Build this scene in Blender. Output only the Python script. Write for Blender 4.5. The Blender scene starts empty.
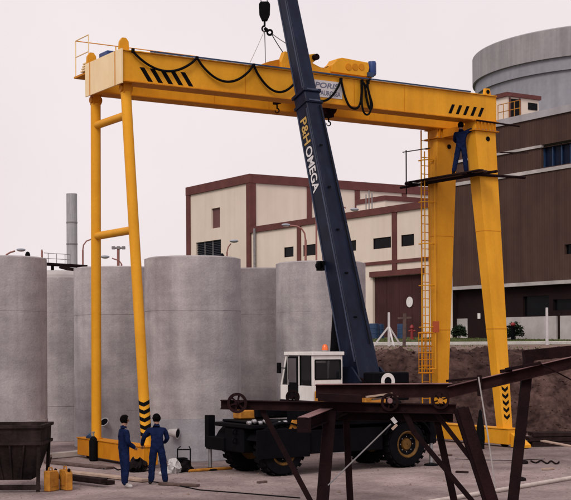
import bpy, bmesh, math, random
from mathutils import Vector, Matrix, noise as mnoise
random.seed(7)
scene = bpy.context.scene
coll = scene.collection
rad = math.radians

# ------------------------------------------------------------------ camera
F_PX, HOR_Y, CAM_H = 1320.0, 343.0, 3.58            # focal length in photo pixels, horizon row, eye height
YAW, ROLL = rad(57.8), rad(-0.3)
FW = Vector((math.cos(YAW), math.sin(YAW), 0)); RT = Vector((math.sin(YAW), -math.cos(YAW), 0)); UP = Vector((0, 0, 1))
CAM = Vector((0, 0, CAM_H))
cd = bpy.data.cameras.new('camera'); cam = bpy.data.objects.new('camera', cd); coll.objects.link(cam)
cam.matrix_world = Matrix.Translation(CAM) @ Matrix.Rotation(YAW - math.pi/2, 4, 'Z') @ Matrix.Rotation(math.pi/2, 4, 'X') @ Matrix.Rotation(ROLL, 4, 'Z')
cd.sensor_fit = 'HORIZONTAL'; cd.sensor_width = 36; cd.lens = 36*F_PX/571; cd.shift_y = (HOR_Y-250)/571
cd.clip_start = 0.5; cd.clip_end = 8000
scene.camera = cam

# ------------------------------------------------------------------ sky, sun, exposure
SUN_EL, SUN_AZ = rad(44), rad(215)                   # azimuth of the sun, counted from +X
world = bpy.data.worlds.new('World'); scene.world = world; world.use_nodes = True
wn = world.node_tree.nodes; wl = world.node_tree.links; wn.clear()
wo = wn.new('ShaderNodeOutputWorld'); bg = wn.new('ShaderNodeBackground'); sky = wn.new('ShaderNodeTexSky')
sky.sky_type = 'NISHITA'; sky.sun_disc = False; sky.sun_elevation = SUN_EL
sky.sun_rotation = math.pi/2 - SUN_AZ; sky.dust_density = 6; sky.air_density = 2
mulc = wn.new('ShaderNodeMix'); mulc.data_type = 'RGBA'; mulc.blend_type = 'MIX'; mulc.inputs[0].default_value = 0.93
wt = wn.new('ShaderNodeTexCoord'); wno = wn.new('ShaderNodeTexNoise'); wno.inputs['Scale'].default_value = 3.0; wno.inputs['Detail'].default_value = 4
wra = wn.new('ShaderNodeValToRGB'); wra.color_ramp.elements[0].position = .35; wra.color_ramp.elements[1].position = .65
wra.color_ramp.elements[0].color = (8.25, 7.3, 7.5, 1); wra.color_ramp.elements[1].color = (8.9, 8.05, 8.2, 1)      # high, nearly even overcast
wl.new(wt.outputs['Generated'], wno.inputs['Vector']); wl.new(wno.outputs[0], wra.inputs[0]); wl.new(wra.outputs[0], mulc.inputs[7])
wl.new(sky.outputs[0], mulc.inputs[6]); wl.new(mulc.outputs[2], bg.inputs[0])
bg.inputs[1].default_value = 0.1
wl.new(bg.outputs[0], wo.inputs[0])
sl = bpy.data.lights.new('sun', 'SUN'); so = bpy.data.objects.new('sun', sl); coll.objects.link(so)
sl.energy = 1.5; sl.angle = rad(22); sl.color = (1.0, 0.94, 0.86)
sdir = Vector((math.cos(SUN_AZ)*math.cos(SUN_EL), math.sin(SUN_AZ)*math.cos(SUN_EL), math.sin(SUN_EL)))
so.rotation_euler = sdir.to_track_quat('Z', 'Y').to_euler()
scene.view_settings.view_transform = 'Standard'; scene.view_settings.look = 'None'
scene.view_settings.exposure = 0.1; scene.view_settings.gamma = 1.0

# ------------------------------------------------------------------ pixel helpers (direction from a photo pixel, met with a real plane)
def ray(px, py):
    x, y = (px-285.5)/F_PX, (HOR_Y-py)/F_PX
    c, s = math.cos(ROLL), math.sin(ROLL)
    x, y = c*x-s*y, s*x+c*y
    return FW + x*RT + y*UP
def on(px, py, ax, v):
    d = ray(px, py); return CAM + d*((v-CAM[ax])/d[ax])
def on_u(px, py, u): return on(px, py, 0, u)
def on_v(px, py, v): return on(px, py, 1, v)
def on_z(px, py, z=0.0): return on(px, py, 2, z)
def at_d(px, py, D): return CAM + ray(px, py)*D
def cw(X, D, z=0.0):
    p = RT*X + FW*D; return Vector((p.x, p.y, z))

# ------------------------------------------------------------------ materials
MATS = {}
def mat(name, c1, c2=None, scale=3.0, rough=0.75, metal=0.0, bump=0.0, bscale=30.0, streak=0.0, blotch=0.0, spec=0.4, wave=None, fine=0.0, sscale=1.0, hband=0.0, drip=0.0, dripcol=(.30, .22, .19)):
    m = bpy.data.materials.new(name); m.use_nodes = True; nt = m.node_tree; N = nt.nodes; L = nt.links
    b = N['Principled BSDF']; b.inputs['Roughness'].default_value = rough; b.inputs['Metallic'].default_value = metal
    b.inputs['Specular IOR Level'].default_value = spec
    tc = N.new('ShaderNodeTexCoord')
    c2 = c2 or tuple(x*0.72 for x in c1)
    n1 = N.new('ShaderNodeTexNoise'); n1.inputs['Scale'].default_value = scale; n1.inputs['Detail'].default_value = 7; n1.inputs['Roughness'].default_value = 0.62
    L.new(tc.outputs['Object'], n1.inputs['Vector'])
    r1 = N.new('ShaderNodeValToRGB'); r1.color_ramp.elements[0].position = 0.33; r1.color_ramp.elements[1].position = 0.66
    r1.color_ramp.elements[0].color = (*c2, 1); r1.color_ramp.elements[1].color = (*c1, 1)
    L.new(n1.outputs[0], r1.inputs[0]); col = r1.outputs[0]
    def mul(col, fac_socket, lo, hi, p0=0.35, p1=0.7):
        r = N.new('ShaderNodeValToRGB'); r.color_ramp.elements[0].position = p0; r.color_ramp.elements[1].position = p1
        r.color_ramp.elements[0].color = (lo, lo, lo, 1); r.color_ramp.elements[1].color = (hi, hi, hi, 1); L.new(fac_socket, r.inputs[0])
        x = N.new('ShaderNodeMix'); x.data_type = 'RGBA'; x.blend_type = 'MULTIPLY'; x.inputs[0].default_value = 1
        L.new(col, x.inputs[6]); L.new(r.outputs[0], x.inputs[7]); return x.outputs[2]
    if streak:
        mp = N.new('ShaderNodeMapping'); mp.inputs['Scale'].default_value = (5.5*sscale, 5.5*sscale, 0.32*sscale); L.new(tc.outputs['Object'], mp.inputs[0])
        n2 = N.new('ShaderNodeTexNoise'); n2.inputs['Scale'].default_value = 1.0; n2.inputs['Detail'].default_value = 5; L.new(mp.outputs[0], n2.inputs['Vector'])
        col = mul(col, n2.outputs[0], 1-streak, 1.0)
    if drip:
        md = N.new('ShaderNodeMapping'); md.inputs['Scale'].default_value = (3.2*sscale, 3.2*sscale, .22*sscale); L.new(tc.outputs['Object'], md.inputs[0])
        nd = N.new('ShaderNodeTexNoise'); nd.inputs['Scale'].default_value = 1.6; nd.inputs['Detail'].default_value = 8; nd.inputs['Roughness'].default_value = .7; L.new(md.outputs[0], nd.inputs['Vector'])
        rd = N.new('ShaderNodeValToRGB'); rd.color_ramp.elements[0].position = .56; rd.color_ramp.elements[1].position = .76
        rd.color_ramp.elements[0].color = (0, 0, 0, 1); rd.color_ramp.elements[1].color = (drip, drip, drip, 1); L.new(nd.outputs[0], rd.inputs[0])
        xd = N.new('ShaderNodeMix'); xd.data_type = 'RGBA'; L.new(rd.outputs[0], xd.inputs[0]); L.new(col, xd.inputs[6]); xd.inputs[7].default_value = (*dripcol, 1); col = xd.outputs[2]
    if hband:
        mh = N.new('ShaderNodeMapping'); mh.inputs['Scale'].default_value = (.35, .35, 2.6); L.new(tc.outputs['Object'], mh.inputs[0])
        nh = N.new('ShaderNodeTexNoise'); nh.inputs['Scale'].default_value = 1.0; nh.inputs['Detail'].default_value = 6; L.new(mh.outputs[0], nh.inputs['Vector'])
        col = mul(col, nh.outputs[0], 1-hband, 1.0)
    if blotch:
        n3 = N.new('ShaderNodeTexNoise'); n3.inputs['Scale'].default_value = scale*0.22; n3.inputs['Detail'].default_value = 4; L.new(tc.outputs['Object'], n3.inputs['Vector'])
        col = mul(col, n3.outputs[0], 1-blotch, 1.0)
    if fine:
        n5 = N.new('ShaderNodeTexNoise'); n5.inputs['Scale'].default_value = bscale*1.3; n5.inputs['Detail'].default_value = 3; L.new(tc.outputs['Object'], n5.inputs['Vector'])
        col = mul(col, n5.outputs[0], 1-fine, 1.0, 0.3, 0.75)
    L.new(col, b.inputs['Base Color'])
    if bump:
        n4 = N.new('ShaderNodeTexNoise'); n4.inputs['Scale'].default_value = bscale; n4.inputs['Detail'].default_value = 6; L.new(tc.outputs['Object'], n4.inputs['Vector'])
        bp = N.new('ShaderNodeBump'); bp.inputs['Strength'].default_value = bump; bp.inputs['Distance'].default_value = 0.05
        L.new(n4.outputs[0], bp.inputs['Height']); L.new(bp.outputs[0], b.inputs['Normal'])
        if wave:
            wv = N.new('ShaderNodeTexWave'); wv.wave_type = 'BANDS'; wv.bands_direction = wave[0]; wv.inputs['Scale'].default_value = wave[1]; wv.inputs['Distortion'].default_value = 0.0
            L.new(tc.outputs['Object'], wv.inputs['Vector'])
            b2 = N.new('ShaderNodeBump'); b2.inputs['Strength'].default_value = wave[2]; b2.inputs['Distance'].default_value = 0.1
            L.new(wv.outputs[1], b2.inputs['Height']); L.new(bp.outputs[0], b2.inputs['Normal']); L.new(b2.outputs[0], b.inputs['Normal'])
    MATS[name] = m
    return m
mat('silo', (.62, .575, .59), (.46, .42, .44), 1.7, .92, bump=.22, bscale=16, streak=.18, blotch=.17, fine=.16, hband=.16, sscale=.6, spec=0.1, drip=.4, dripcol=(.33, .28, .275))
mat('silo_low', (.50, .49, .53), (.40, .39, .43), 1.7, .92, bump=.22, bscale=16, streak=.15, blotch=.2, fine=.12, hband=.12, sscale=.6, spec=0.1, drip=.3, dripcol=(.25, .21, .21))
mat('floor', (.50, .395, .385), (.275, .208, .206), 0.7, .95, bump=.6, bscale=8, blotch=.5, fine=.35, spec=0.08)
mat('soil', (.21, .128, .112), (.06, .035, .033), 1.6, .98, bump=1.0, bscale=4, blotch=.45, fine=.5, spec=0.03)
mat('dirt', (.27, .18, .145), (.17, .105, .085), 1.2, .98, bump=.6, bscale=7, blotch=.3, fine=.3)
mat('grass_ground', (.15, .16, .07), (.085, .09, .042), 0.8, .98, bump=.8, bscale=12, blotch=.35, fine=.4, spec=.1)
mat('grass', (.12, .145, .05), (.07, .085, .03), 3, .95, spec=.1)
mat('kerb', (.55, .52, .50), (.42, .39, .38), 3, .9, bump=.2)
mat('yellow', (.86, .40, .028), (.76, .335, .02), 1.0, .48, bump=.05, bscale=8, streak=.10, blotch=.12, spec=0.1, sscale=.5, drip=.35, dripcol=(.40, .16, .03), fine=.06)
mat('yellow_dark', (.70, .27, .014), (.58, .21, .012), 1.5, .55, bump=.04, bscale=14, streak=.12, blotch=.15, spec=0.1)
mat('cream_plate', (.88, .70, .42), (.82, .60, .32), 1.5, .5, bump=.03, streak=.06, sscale=.5)
mat('black', (.006, .006, .007), (.004, .004, .005), 5, .7, spec=0.03)
mat('rubber', (.008, .0075, .009), (.005, .005, .006), 6, .9, bump=.2, spec=0.03)
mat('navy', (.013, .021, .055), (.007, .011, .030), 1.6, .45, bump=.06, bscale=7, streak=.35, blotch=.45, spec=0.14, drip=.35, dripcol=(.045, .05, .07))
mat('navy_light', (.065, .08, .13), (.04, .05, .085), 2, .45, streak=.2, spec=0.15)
mat('carrier', (.0045, .0045, .006), (.003, .003, .004), 2, .6, bump=.1, spec=0.03)
mat('white_paint', (.80, .775, .76), (.70, .67, .655), 2, .5, streak=.12)
mat('glass_dark', (.005, .0055, .007), (.004, .004, .005), 2, .15, spec=0.06)
mat('glass_blue', (.006, .010, .028), (.004, .006, .016), .8, .3, spec=0.06)
mat('glass_door', (.10, .09, .10), (.07, .06, .07), 2, .4, spec=.3)
mat('rim_yellow', (.22, .105, .02), (.09, .045, .012), 5, .6, bump=.15, blotch=.35, spec=.2)
m_ = mat('cab_glass', (.012, .013, .016), (.008, .009, .011), 2, .08, spec=.5); m_.node_tree.nodes['Principled BSDF'].inputs['Alpha'].default_value = .62
mat('steel', (.42, .42, .44), (.3, .3, .32), 4, .35, metal=.8)
mat('grey_steel', (.24, .23, .24), (.16, .15, .16), 4, .6, bump=.1)
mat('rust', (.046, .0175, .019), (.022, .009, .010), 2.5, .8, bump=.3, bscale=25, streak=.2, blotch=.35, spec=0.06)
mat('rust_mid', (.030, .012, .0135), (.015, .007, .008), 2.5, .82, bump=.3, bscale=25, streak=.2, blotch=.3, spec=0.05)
mat('rust_dark', (.017, .008, .009), (.009, .005, .006), 2.5, .85, bump=.25, bscale=25, spec=0.03)  # on the trestle's lower members this colour also carries their shade
mat('rust_lit', (.25, .14, .14), (.12, .055, .058), 2.5, .65, bump=.25, bscale=25, spec=.3)  # same rust as if lit: the pinkish highlight is put into the colour
mat('cream', (.76, .66, .57), (.70, .60, .52), 0.3, .92, bump=.1, bscale=4, streak=.06, blotch=.06, sscale=.25, spec=.15, drip=.25, dripcol=(.42, .34, .29))
mat('trim', (.145, .057, .053), (.108, .042, .04), 0.7, .85, bump=.1, bscale=5, spec=0.06)
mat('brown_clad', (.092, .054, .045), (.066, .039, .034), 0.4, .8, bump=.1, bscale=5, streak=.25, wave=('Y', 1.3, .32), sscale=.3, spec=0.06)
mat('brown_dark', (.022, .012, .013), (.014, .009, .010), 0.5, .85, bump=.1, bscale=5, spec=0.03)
mat('door_brown', (.066, .029, .029), (.047, .02, .021), 0.6, .8, bump=.1, bscale=5, wave=('Y', 1.2, .3), spec=0.06)
mat('band_white', (.55, .51, .50), (.40, .37, .37), 0.8, .9, blotch=.3, spec=.15)
mat('parapet', (.42, .40, .425), (.33, .31, .33), 0.6, .92, bump=.2, bscale=4, streak=.15, sscale=.3, spec=.15)
mat('reactor', (.44, .42, .44), (.34, .32, .34), 0.12, .95, bump=.2, bscale=1.5, streak=.22, blotch=.15, sscale=.28, spec=.15, fine=.1)
mat('reactor_low', (.40, .405, .46), (.32, .32, .365), 0.12, .95, bump=.2, bscale=1.5, streak=.15, blotch=.2, sscale=.2, spec=.15, fine=.1)
mat('stack', (.44, .43, .46), (.36, .35, .38), 0.3, .7, streak=.25)
mat('louver', (.045, .05, .068), (.035, .038, .052), 1, .7, bump=.2, bscale=4, spec=.15)
mat('brown_shutter', (.13, .05, .05), (.1, .04, .04), 1, .7)
mat('lamp_pole', (.30, .13, .11), (.22, .09, .08), 2, .6)
mat('lamp_head', (.34, .36, .42), (.26, .28, .33), 2, .4)
mat('blue', (.018, .055, .22), (.012, .035, .14), 3, .45)
mat('blue_drum', (.02, .05, .12), (.014, .035, .09), 2, .5)
mat('red', (.26, .02, .02), (.17, .014, .014), 2, .5)
mat('orange_red', (.48, .09, .02), (.36, .06, .015), 2, .5)
mat('orange_lamp', (.75, .14, .02), (.6, .1, .015), 2, .3, spec=.6)
mat('wood', (.135, .085, .075), (.075, .045, .04), 4, .88, bump=.3, bscale=18, streak=.3)
mat('wood_light', (.42, .31, .25), (.3, .21, .165), 4, .85, bump=.3, bscale=18)
mat('wood_dark', (.030, .018, .018), (.015, .009, .009), 4, .9, bump=.3, bscale=18, spec=0.04)
mat('hopper', (.050, .034, .032), (.016, .012, .012), 2.2, .8, bump=.3, bscale=14, streak=.35, blotch=.4, spec=0.05)
mat('can_yellow', (.62, .27, .035), (.40, .15, .02), 5, .6, bump=.15, blotch=.35, spec=.25)
mat('coverall', (.010, .018, .062), (.006, .010, .036), 7, .95, bump=.8, bscale=12, spec=0.03)
mat('skin', (.30, .16, .11), (.25, .125, .085), 8, .6)
mat('hair', (.005, .004, .004), (.003, .0025, .0025), 30, .85, bump=.5, bscale=60, spec=0.02)
mat('shoe_white', (.55, .52, .5), (.4, .37, .36), 8, .7)
mat('shoe_dark', (.03, .022, .02), (.02, .015, .014), 8, .7)
mat('gold', (.55, .36, .10), (.46, .29, .08), 3, .5)
mat('white_letter', (.70, .70, .72), (.6, .6, .62), 3, .5)
mat('sign_white', (.66, .64, .66), (.6, .58, .6), 2, .5)
mat('ink', (.16, .17, .25), (.13, .14, .2), 2, .6)
mat('rope', (.40, .37, .36), (.3, .27, .26), 12, .9)
mat('cloth_white', (.52, .50, .50), (.40, .38, .38), 4, .9, bump=.5, bscale=9)
mat('leaf', (.016, .026, .013), (.008, .014, .007), 3, .85, spec=0.05)
mat('post_white', (.55, .53, .54), (.45, .43, .44), 3, .9, bump=.2)
mat('pipe_pale', (.60, .52, .48), (.46, .38, .35), 2, .6, streak=.2)
mat('dark_pile', (.018, .013, .014), (.009, .007, .008), 4, .95, bump=.4, spec=0.03)

# ------------------------------------------------------------------ mesh builder
def thing(name, label, cat, loc=(0, 0, 0), group=None, rotz=0.0):
    o = bpy.data.objects.new(name, None); coll.objects.link(o); o.location = loc; o.rotation_euler = (0, 0, rotz); o.empty_display_size = .2
    tag(o, label, cat, group); return o
def tag(o, label=None, cat=None, group=None, kind=None):
    if label: o['label'] = label
    if cat: o['category'] = cat
    if group: o['group'] = group
    if kind: o['kind'] = kind
    return o
def frame_of(d, up=UP):
    d = Vector(d).normalized()
    s = d.cross(up)
    if s.length < 1e-4: s = d.cross(Vector((1, 0, 0)))
    s.normalize(); return d, s, s.cross(d).normalized()
class MB:
    def __init__(self): self.bm = bmesh.new()
    def poly(self, vs, faces):
        v = [self.bm.verts.new(p) for p in vs]
        for f in faces:
            try: self.bm.faces.new([v[i] for i in f])
            except ValueError: pass
        return self
    def hexa(self, c8):   # bottom 4 ccw, top 4 ccw
        return self.poly(c8, [(3, 2, 1, 0), (4, 5, 6, 7), (0, 1, 5, 4), (1, 2, 6, 5), (2, 3, 7, 6), (3, 0, 4, 7)])
    def box(self, lo, hi):
        x0, y0, z0 = lo; x1, y1, z1 = hi
        return self.hexa([(x0, y0, z0), (x1, y0, z0), (x1, y1, z0), (x0, y1, z0), (x0, y0, z1), (x1, y0, z1), (x1, y1, z1), (x0, y1, z1)])
    def beam(self, p0, p1, w, h, up=UP, w1=None, h1=None):
        p0, p1 = Vector(p0), Vector(p1); d, s, u = frame_of(p1-p0, up); w1 = w if w1 is None else w1; h1 = h if h1 is None else h1
        q = lambda p, a, b, W, Hh: p + s*(a*W/2) + u*(b*Hh/2)
        return self.hexa([q(p0, -1, -1, w, h), q(p0, 1, -1, w, h), q(p0, 1, 1, w, h), q(p0, -1, 1, w, h), q(p1, -1, -1, w1, h1), q(p1, 1, -1, w1, h1), q(p1, 1, 1, w1, h1), q(p1, -1, 1, w1, h1)])
    def ibeam(self, p0, p1, w, h, t=0.02, up=UP):
        p0, p1 = Vector(p0), Vector(p1); d, s, u = frame_of(p1-p0, up)
        self.beam(p0+u*(h/2-t/2), p1+u*(h/2-t/2), w, t, up); self.beam(p0-u*(h/2-t/2), p1-u*(h/2-t/2), w, t, up)
        return self.beam(p0, p1, t, h-2*t-.002, up)
    def tube(self, pts, r, n=10, r1=None, cap=True):
        pts = [Vector(p) for p in pts]; rings = []; k = len(pts)
        ref = None
        for i, p in enumerate(pts):
            d = (pts[min(i+1, k-1)] - pts[max(i-1, 0)]).normalized()
            if ref is None:
                ref = d.cross(UP)
                if ref.length < 1e-3: ref = d.cross(Vector((1, 0, 0)))
            s = (ref - d*ref.dot(d)).normalized(); ref = s; u = d.cross(s)
            rr = r if r1 is None else r + (r1-r)*i/(k-1)
            rings.append([self.bm.verts.new(p + s*(rr*math.cos(a)) + u*(rr*math.sin(a))) for a in (2*math.pi*j/n for j in range(n))])
        for a, b in zip(rings, rings[1:]):
            for j in range(n): self.bm.faces.new([a[j], a[(j+1) % n], b[(j+1) % n], b[j]])
        if cap: self.bm.faces.new(rings[0][::-1]); self.bm.faces.new(rings[-1])
        return self
    def lathe(self, prof, c=(0, 0, 0), n=32, axis=UP, cap=True):
        c = Vector(c); d, s, u = frame_of(axis, Vector((0, 0, 1)) if abs(Vector(axis).normalized().z) < .9 else Vector((1, 0, 0)))
        rings = [[self.bm.verts.new(c + d*z + s*(r*math.cos(2*math.pi*j/n)) + u*(r*math.sin(2*math.pi*j/n))) for j in range(n)] for r, z in prof]
        for a, b in zip(rings, rings[1:]):
            for j in range(n): self.bm.faces.new([a[j], a[(j+1) % n], b[(j+1) % n], b[j]])
        if cap: self.bm.faces.new(rings[0][::-1]); self.bm.faces.new(rings[-1])
        return self
    def ball(self, c, r, sx=1, sy=1, sz=1, sub=2):
        m = Matrix.Translation(Vector(c)) @ Matrix.Diagonal((r*sx, r*sy, r*sz, 1))
        bmesh.ops.create_icosphere(self.bm, subdivisions=sub, radius=1, matrix=m); return self
    def prism(self, pts, vec):
        vec = Vector(vec); n = len(pts); a = [self.bm.verts.new(Vector(p)) for p in pts]; b = [self.bm.verts.new(Vector(p)+vec) for p in pts]
        self.bm.faces.new(a[::-1]); self.bm.faces.new(b)
        for i in range(n): self.bm.faces.new([a[i], a[(i+1) % n], b[(i+1) % n], b[i]])
        return self
    def build(self, name, m, parent=None, smooth=False, bevel=0.0, local=False, loc=None):
        bm = self.bm
        if bevel: 
            bmesh.ops.bevel(bm, geom=[e for e in bm.edges], offset=bevel, segments=1, affect='EDGES', clamp_overlap=True)
        bmesh.ops.recalc_face_normals(bm, faces=bm.faces)
        org = Vector((0, 0, 0))
        if parent is not None:
            r = parent
            while r.parent: r = r.parent
            org = Vector(r.location)
        elif loc is not None: org = Vector(loc)
        if not local: bmesh.ops.translate(bm, verts=bm.verts, vec=-org)
        me = bpy.data.meshes.new(name); bm.to_mesh(me); bm.free()
        for mm in (m if isinstance(m, (list, tuple)) else [m]): me.materials.append(MATS[mm])
        if smooth:
            me.polygons.foreach_set('use_smooth', [True]*len(me.polygons))
            try: me.set_sharp_from_angle(angle=rad(40))
            except Exception: pass
        o = bpy.data.objects.new(name, me); coll.objects.link(o)
        if parent is not None: o.parent = parent
        elif not local and loc is not None: o.location = org
        return o
def single(mb, name, m, label, cat, loc, group=None, **k):
    return tag(mb.build(name, m, None, loc=loc, **k), label, cat, group)
def copy_tree(o, parent=None):
    c = o.copy(); coll.objects.link(c); c.parent = parent
    for ch in list(o.children): copy_tree(ch, c)
    return c
def text_mesh(body, size, depth, shear=0.0):
    cu = bpy.data.curves.new('letters', 'FONT'); cu.body = body; cu.size = size; cu.extrude = depth; cu.align_x = 'LEFT'; cu.shear = shear; cu.offset = size*0.02
    ob = bpy.data.objects.new('letters', cu); coll.objects.link(ob)
    dg = bpy.context.evaluated_depsgraph_get(); me = bpy.data.meshes.new_from_object(ob.evaluated_get(dg))
    bpy.data.objects.remove(ob); bpy.data.curves.remove(cu); return me
def place_text(body, size, origin, xdir, ydir, m, parent, name='lettering', depth=.004, width=None, shear=0.0):
    me = text_mesh(body, size, depth, shear)
    xd = Vector(xdir).normalized(); yd = Vector(ydir).normalized(); zd = xd.cross(yd)
    xs = [v.co.x for v in me.vertices]; k = 1.0 if width is None else width/(max(xs)-min(xs)); x0 = min(xs)
    r = parent
    while r.parent: r = r.parent
    for v in me.vertices: v.co = Vector(origin) + xd*((v.co.x-x0)*k) + yd*v.co.y + zd*v.co.z - Vector(r.location)
    me.materials.clear(); me.materials.append(MATS[m])
    o = bpy.data.objects.new(name, me); coll.objects.link(o); o.parent = parent; return o
def catenary(a, b, sag, n=10):
    a, b = Vector(a), Vector(b)
    return [a.lerp(b, i/n) - UP*(sag*4*(i/n)*(1-i/n)) for i in range(n+1)]
def smooth_path(P, n=4):
    P = [Vector(p) for p in P]; out = []
    for i in range(len(P)-1):
        a, b, c, d = P[max(i-1, 0)], P[i], P[i+1], P[min(i+2, len(P)-1)]
        for k in range(n):
            t = k/n; out.append(.5*((2*b)+(c-a)*t+(2*a-5*b+4*c-d)*t*t+(3*b-a-3*c+d)*t**3))
    return out+[P[-1]]
U = Vector((1, 0, 0)); V = Vector((0, 1, 0))

# ================================================================== SETTING: ground
def zg(D):      # height of the upper ground at depth D
    pts = [(54, 3.16), (57, 3.22), (75, 3.42), (85, 3.62), (104, 3.98), (130, 4.0), (6000, 4.0)]
    for (a, za), (b, zb) in zip(pts, pts[1:]):
        if D <= b: return za + (zb-za)*max(0, (D-a))/(b-a)
    return 4.0
mb = MB(); q = 2500
mb.poly([cw(-q, -q, 0), cw(q, -q, 0), cw(q, 55.5, 0), cw(-q, 55.5, 0)], [(0, 1, 2, 3)])
tag(mb.build('pit_floor', 'floor'), 'dusty pinkish concrete yard floor of the pit', None, None, 'structure')
def fbm(x, y, s, o=4):
    t, a = 0.0, 1.0
    for i in range(o):
        t += a*mnoise.noise(Vector((x*s, y*s, 3.7*i))); s *= 2.1; a *= .5
    return t
def grid_sheet(Xs, Ds, fz):
    mb = MB(); vs = [[mb.bm.verts.new(cw(X, D, fz(X, D))) for X in Xs] for D in Ds]
    for i in range(len(Ds)-1):
        for j in range(len(Xs)-1): mb.bm.faces.new([vs[i][j], vs[i][j+1], vs[i+1][j+1], vs[i+1][j]])
    return mb
def frange(a, b, s):
    n = max(1, int(round((b-a)/s))); return [a+(b-a)*i/n for i in range(n+1)]
TOE = 50.6
def bank_z(X, D):
    toe = TOE + .5*fbm(X, 0, .25, 3); t = (D-toe)/(5.2 + .5*fbm(X, 9, .2, 2)); t = max(-.15, min(1.0, t))
    s = t*t*(3-2*t) if t > 0 else t*.6
    e = max(0, min(1, t*4))*max(0, min(1, (57.6-D)/1.2))
    z = 3.19*s + e*(.30*fbm(X, D, .8, 6) + .20*abs(fbm(X+31, D*.6, 1.8, 4)) - .10 + .10*fbm(X+7, D, 3.1, 3) + .12*mnoise.noise(Vector(((X+D*.8)*.9, (X*.3-D)*.25, 2))))
    if D > 57.5: z = zg(D) - .03
    return z
Xs = [-400, -120, -60] + frange(-40, -12, 1.5) + frange(-11.7, 26, .16) + frange(27, 60, 1.5) + [90, 160, 400]
Ds = frange(49.6, 57.4, .16) + [57.8, 58.5]
tag(grid_sheet(Xs, Ds, bank_z).build('earth_bank', 'soil', smooth=True), 'rough dark brown excavated earth bank behind the gantry', None, None, 'structure')
# upper ground
def upz(X, D): return zg(D) + (.10*fbm(X, D, .15, 3) if D < 74 else 0) - (.0 if D > 57 else .12)
Xs = [-3000, -600, -150, -60] + frange(-40, 60, 2.0) + [90, 200, 700, 3000]
tag(grid_sheet(Xs, frange(56.6, 74.2, 1.2), upz).build('dirt_shoulder', 'dirt', smooth=True), 'bare sandy shoulder along the top of the bank', None, None, 'structure')
tag(grid_sheet([-3000, -300, -60, 0, 60, 300, 3000], [74.2, 75, 85, 104, 130, 400, 1500, 5500], lambda X, D: zg(D)).build('grass_verge', 'grass_ground'), 'dry yellowish grass verge before the buildings', None, None, 'structure')
mb = MB()
p0, p1 = cw(-160, 75.4, 0), cw(160, 75.4, 0)
mb.beam(p0+UP*3.47, p1+UP*3.47, .5, .26); tag(mb.build('kerb', 'kerb', bevel=.02), 'pale concrete kerb line along the grass verge', None, None, 'structure')
# tufts of grass: uncountable
mb = MB()
for i in range(16000):
    X = random.uniform(-14, 30); D = 76 + 26*random.random()**1.3 if random.random() < .8 else random.uniform(56.5, 73.5)
    if D < 74 and random.random() < .75: continue
    b = cw(X, D, zg(D)-.02); h = random.uniform(.03, .10); a = random.random()*6.28
    for k in range(2):
        a += 1.3; e = Vector((math.cos(a), math.sin(a), 0))*random.uniform(.02, .07); t = Vector((random.uniform(-.06, .06), random.uniform(-.06, .06), h))
        mb.poly([b-e, b+e, b+t], [(0, 1, 2)])
tag(mb.build('grass_tufts', 'grass'), 'dry grass tufts scattered over the verge and bank top', 'grass', None, 'stuff')
# clods on the bank
mb = MB()
for i in range(3200):
    X = random.uniform(-2, 24); D = random.uniform(49.9, 56.8); r = random.uniform(.015, .05)*(2.4 if random.random() < .05 else 1)
    c = cw(X, D, max(0, bank_z(X, D))+r*.3)
    mb.poly([c+Vector((r*random.uniform(.6, 1.2), 0, 0)), c+Vector((0, r*random.uniform(.6, 1.2), 0)), c-Vector((r, 0, 0)), c-Vector((0, r, 0)), c+UP*r*random.uniform(.5, 1), c-UP*r],
            [(0, 1, 4), (1, 2, 4), (2, 3, 4), (3, 0, 4), (1, 0, 5), (2, 1, 5), (3, 2, 5), (0, 3, 5)])
tag(mb.build('soil_clods', 'soil'), 'loose clods of brown earth over the bank', 'soil', None, 'stuff')
mb = MB()
for i in range(2600):
    X = random.uniform(-12, 16); D = random.uniform(28, 49); r = random.uniform(.006, .022)*(2.2 if random.random() < .05 else 1)
    c = cw(X, D, r*.4)
    mb.poly([c+Vector((r*1.2, 0, 0)), c+Vector((0, r, 0)), c-Vector((r, 0, 0)), c-Vector((0, r, 0)), c+UP*r*.8], [(0, 1, 4), (1, 2, 4), (2, 3, 4), (3, 0, 4)])
tag(mb.build('floor_grit', 'dirt'), 'small stones and grit lying on the yard floor', 'gravel', None, 'stuff')

# ================================================================== BUILDINGS
UC = 64.13; GZ = 3.7
def wall_u(mb, u, v0, v1, z0, z1, ops, depth=.3, thick=.4):
    """wall in plane x=u facing -x with rectangular openings (v0,v1,z0,z1)"""
    ys = sorted({v0, v1, *[o[0] for o in ops], *[o[1] for o in ops]}); zs = sorted({z0, z1, *[o[2] for o in ops], *[o[3] for o in ops]})
    for a, b in zip(ys, ys[1:]):
        for c, d in zip(zs, zs[1:]):
            ym, zm = (a+b)/2, (c+d)/2
            if any(o[0] < ym < o[1] and o[2] < zm < o[3] for o in ops): continue
            mb.poly([(u, a, c), (u, b, c), (u, b, d), (u, a, d)], [(0, 1, 2, 3)])
    for (a, b, c, d) in ops:
        w = u+depth
        for e, f in (((a, c), (b, c)), ((b, c), (b, d)), ((b, d), (a, d)), ((a, d), (a, c))):
            mb.poly([(u, *e), (u, *f), (w, *f), (w, *e)], [(0, 1, 2, 3)])
    return mb
def span_u(px0, px1, py0, py1, u):
    a = on_u(px0, (py0+py1)/2, u); b = on_u(px1, (py0+py1)/2, u); m = (px0+px1)/2
    return (min(a.y, b.y), max(a.y, b.y), on_u(m, py1, u).z, on_u(m, py0, u).z)

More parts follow.
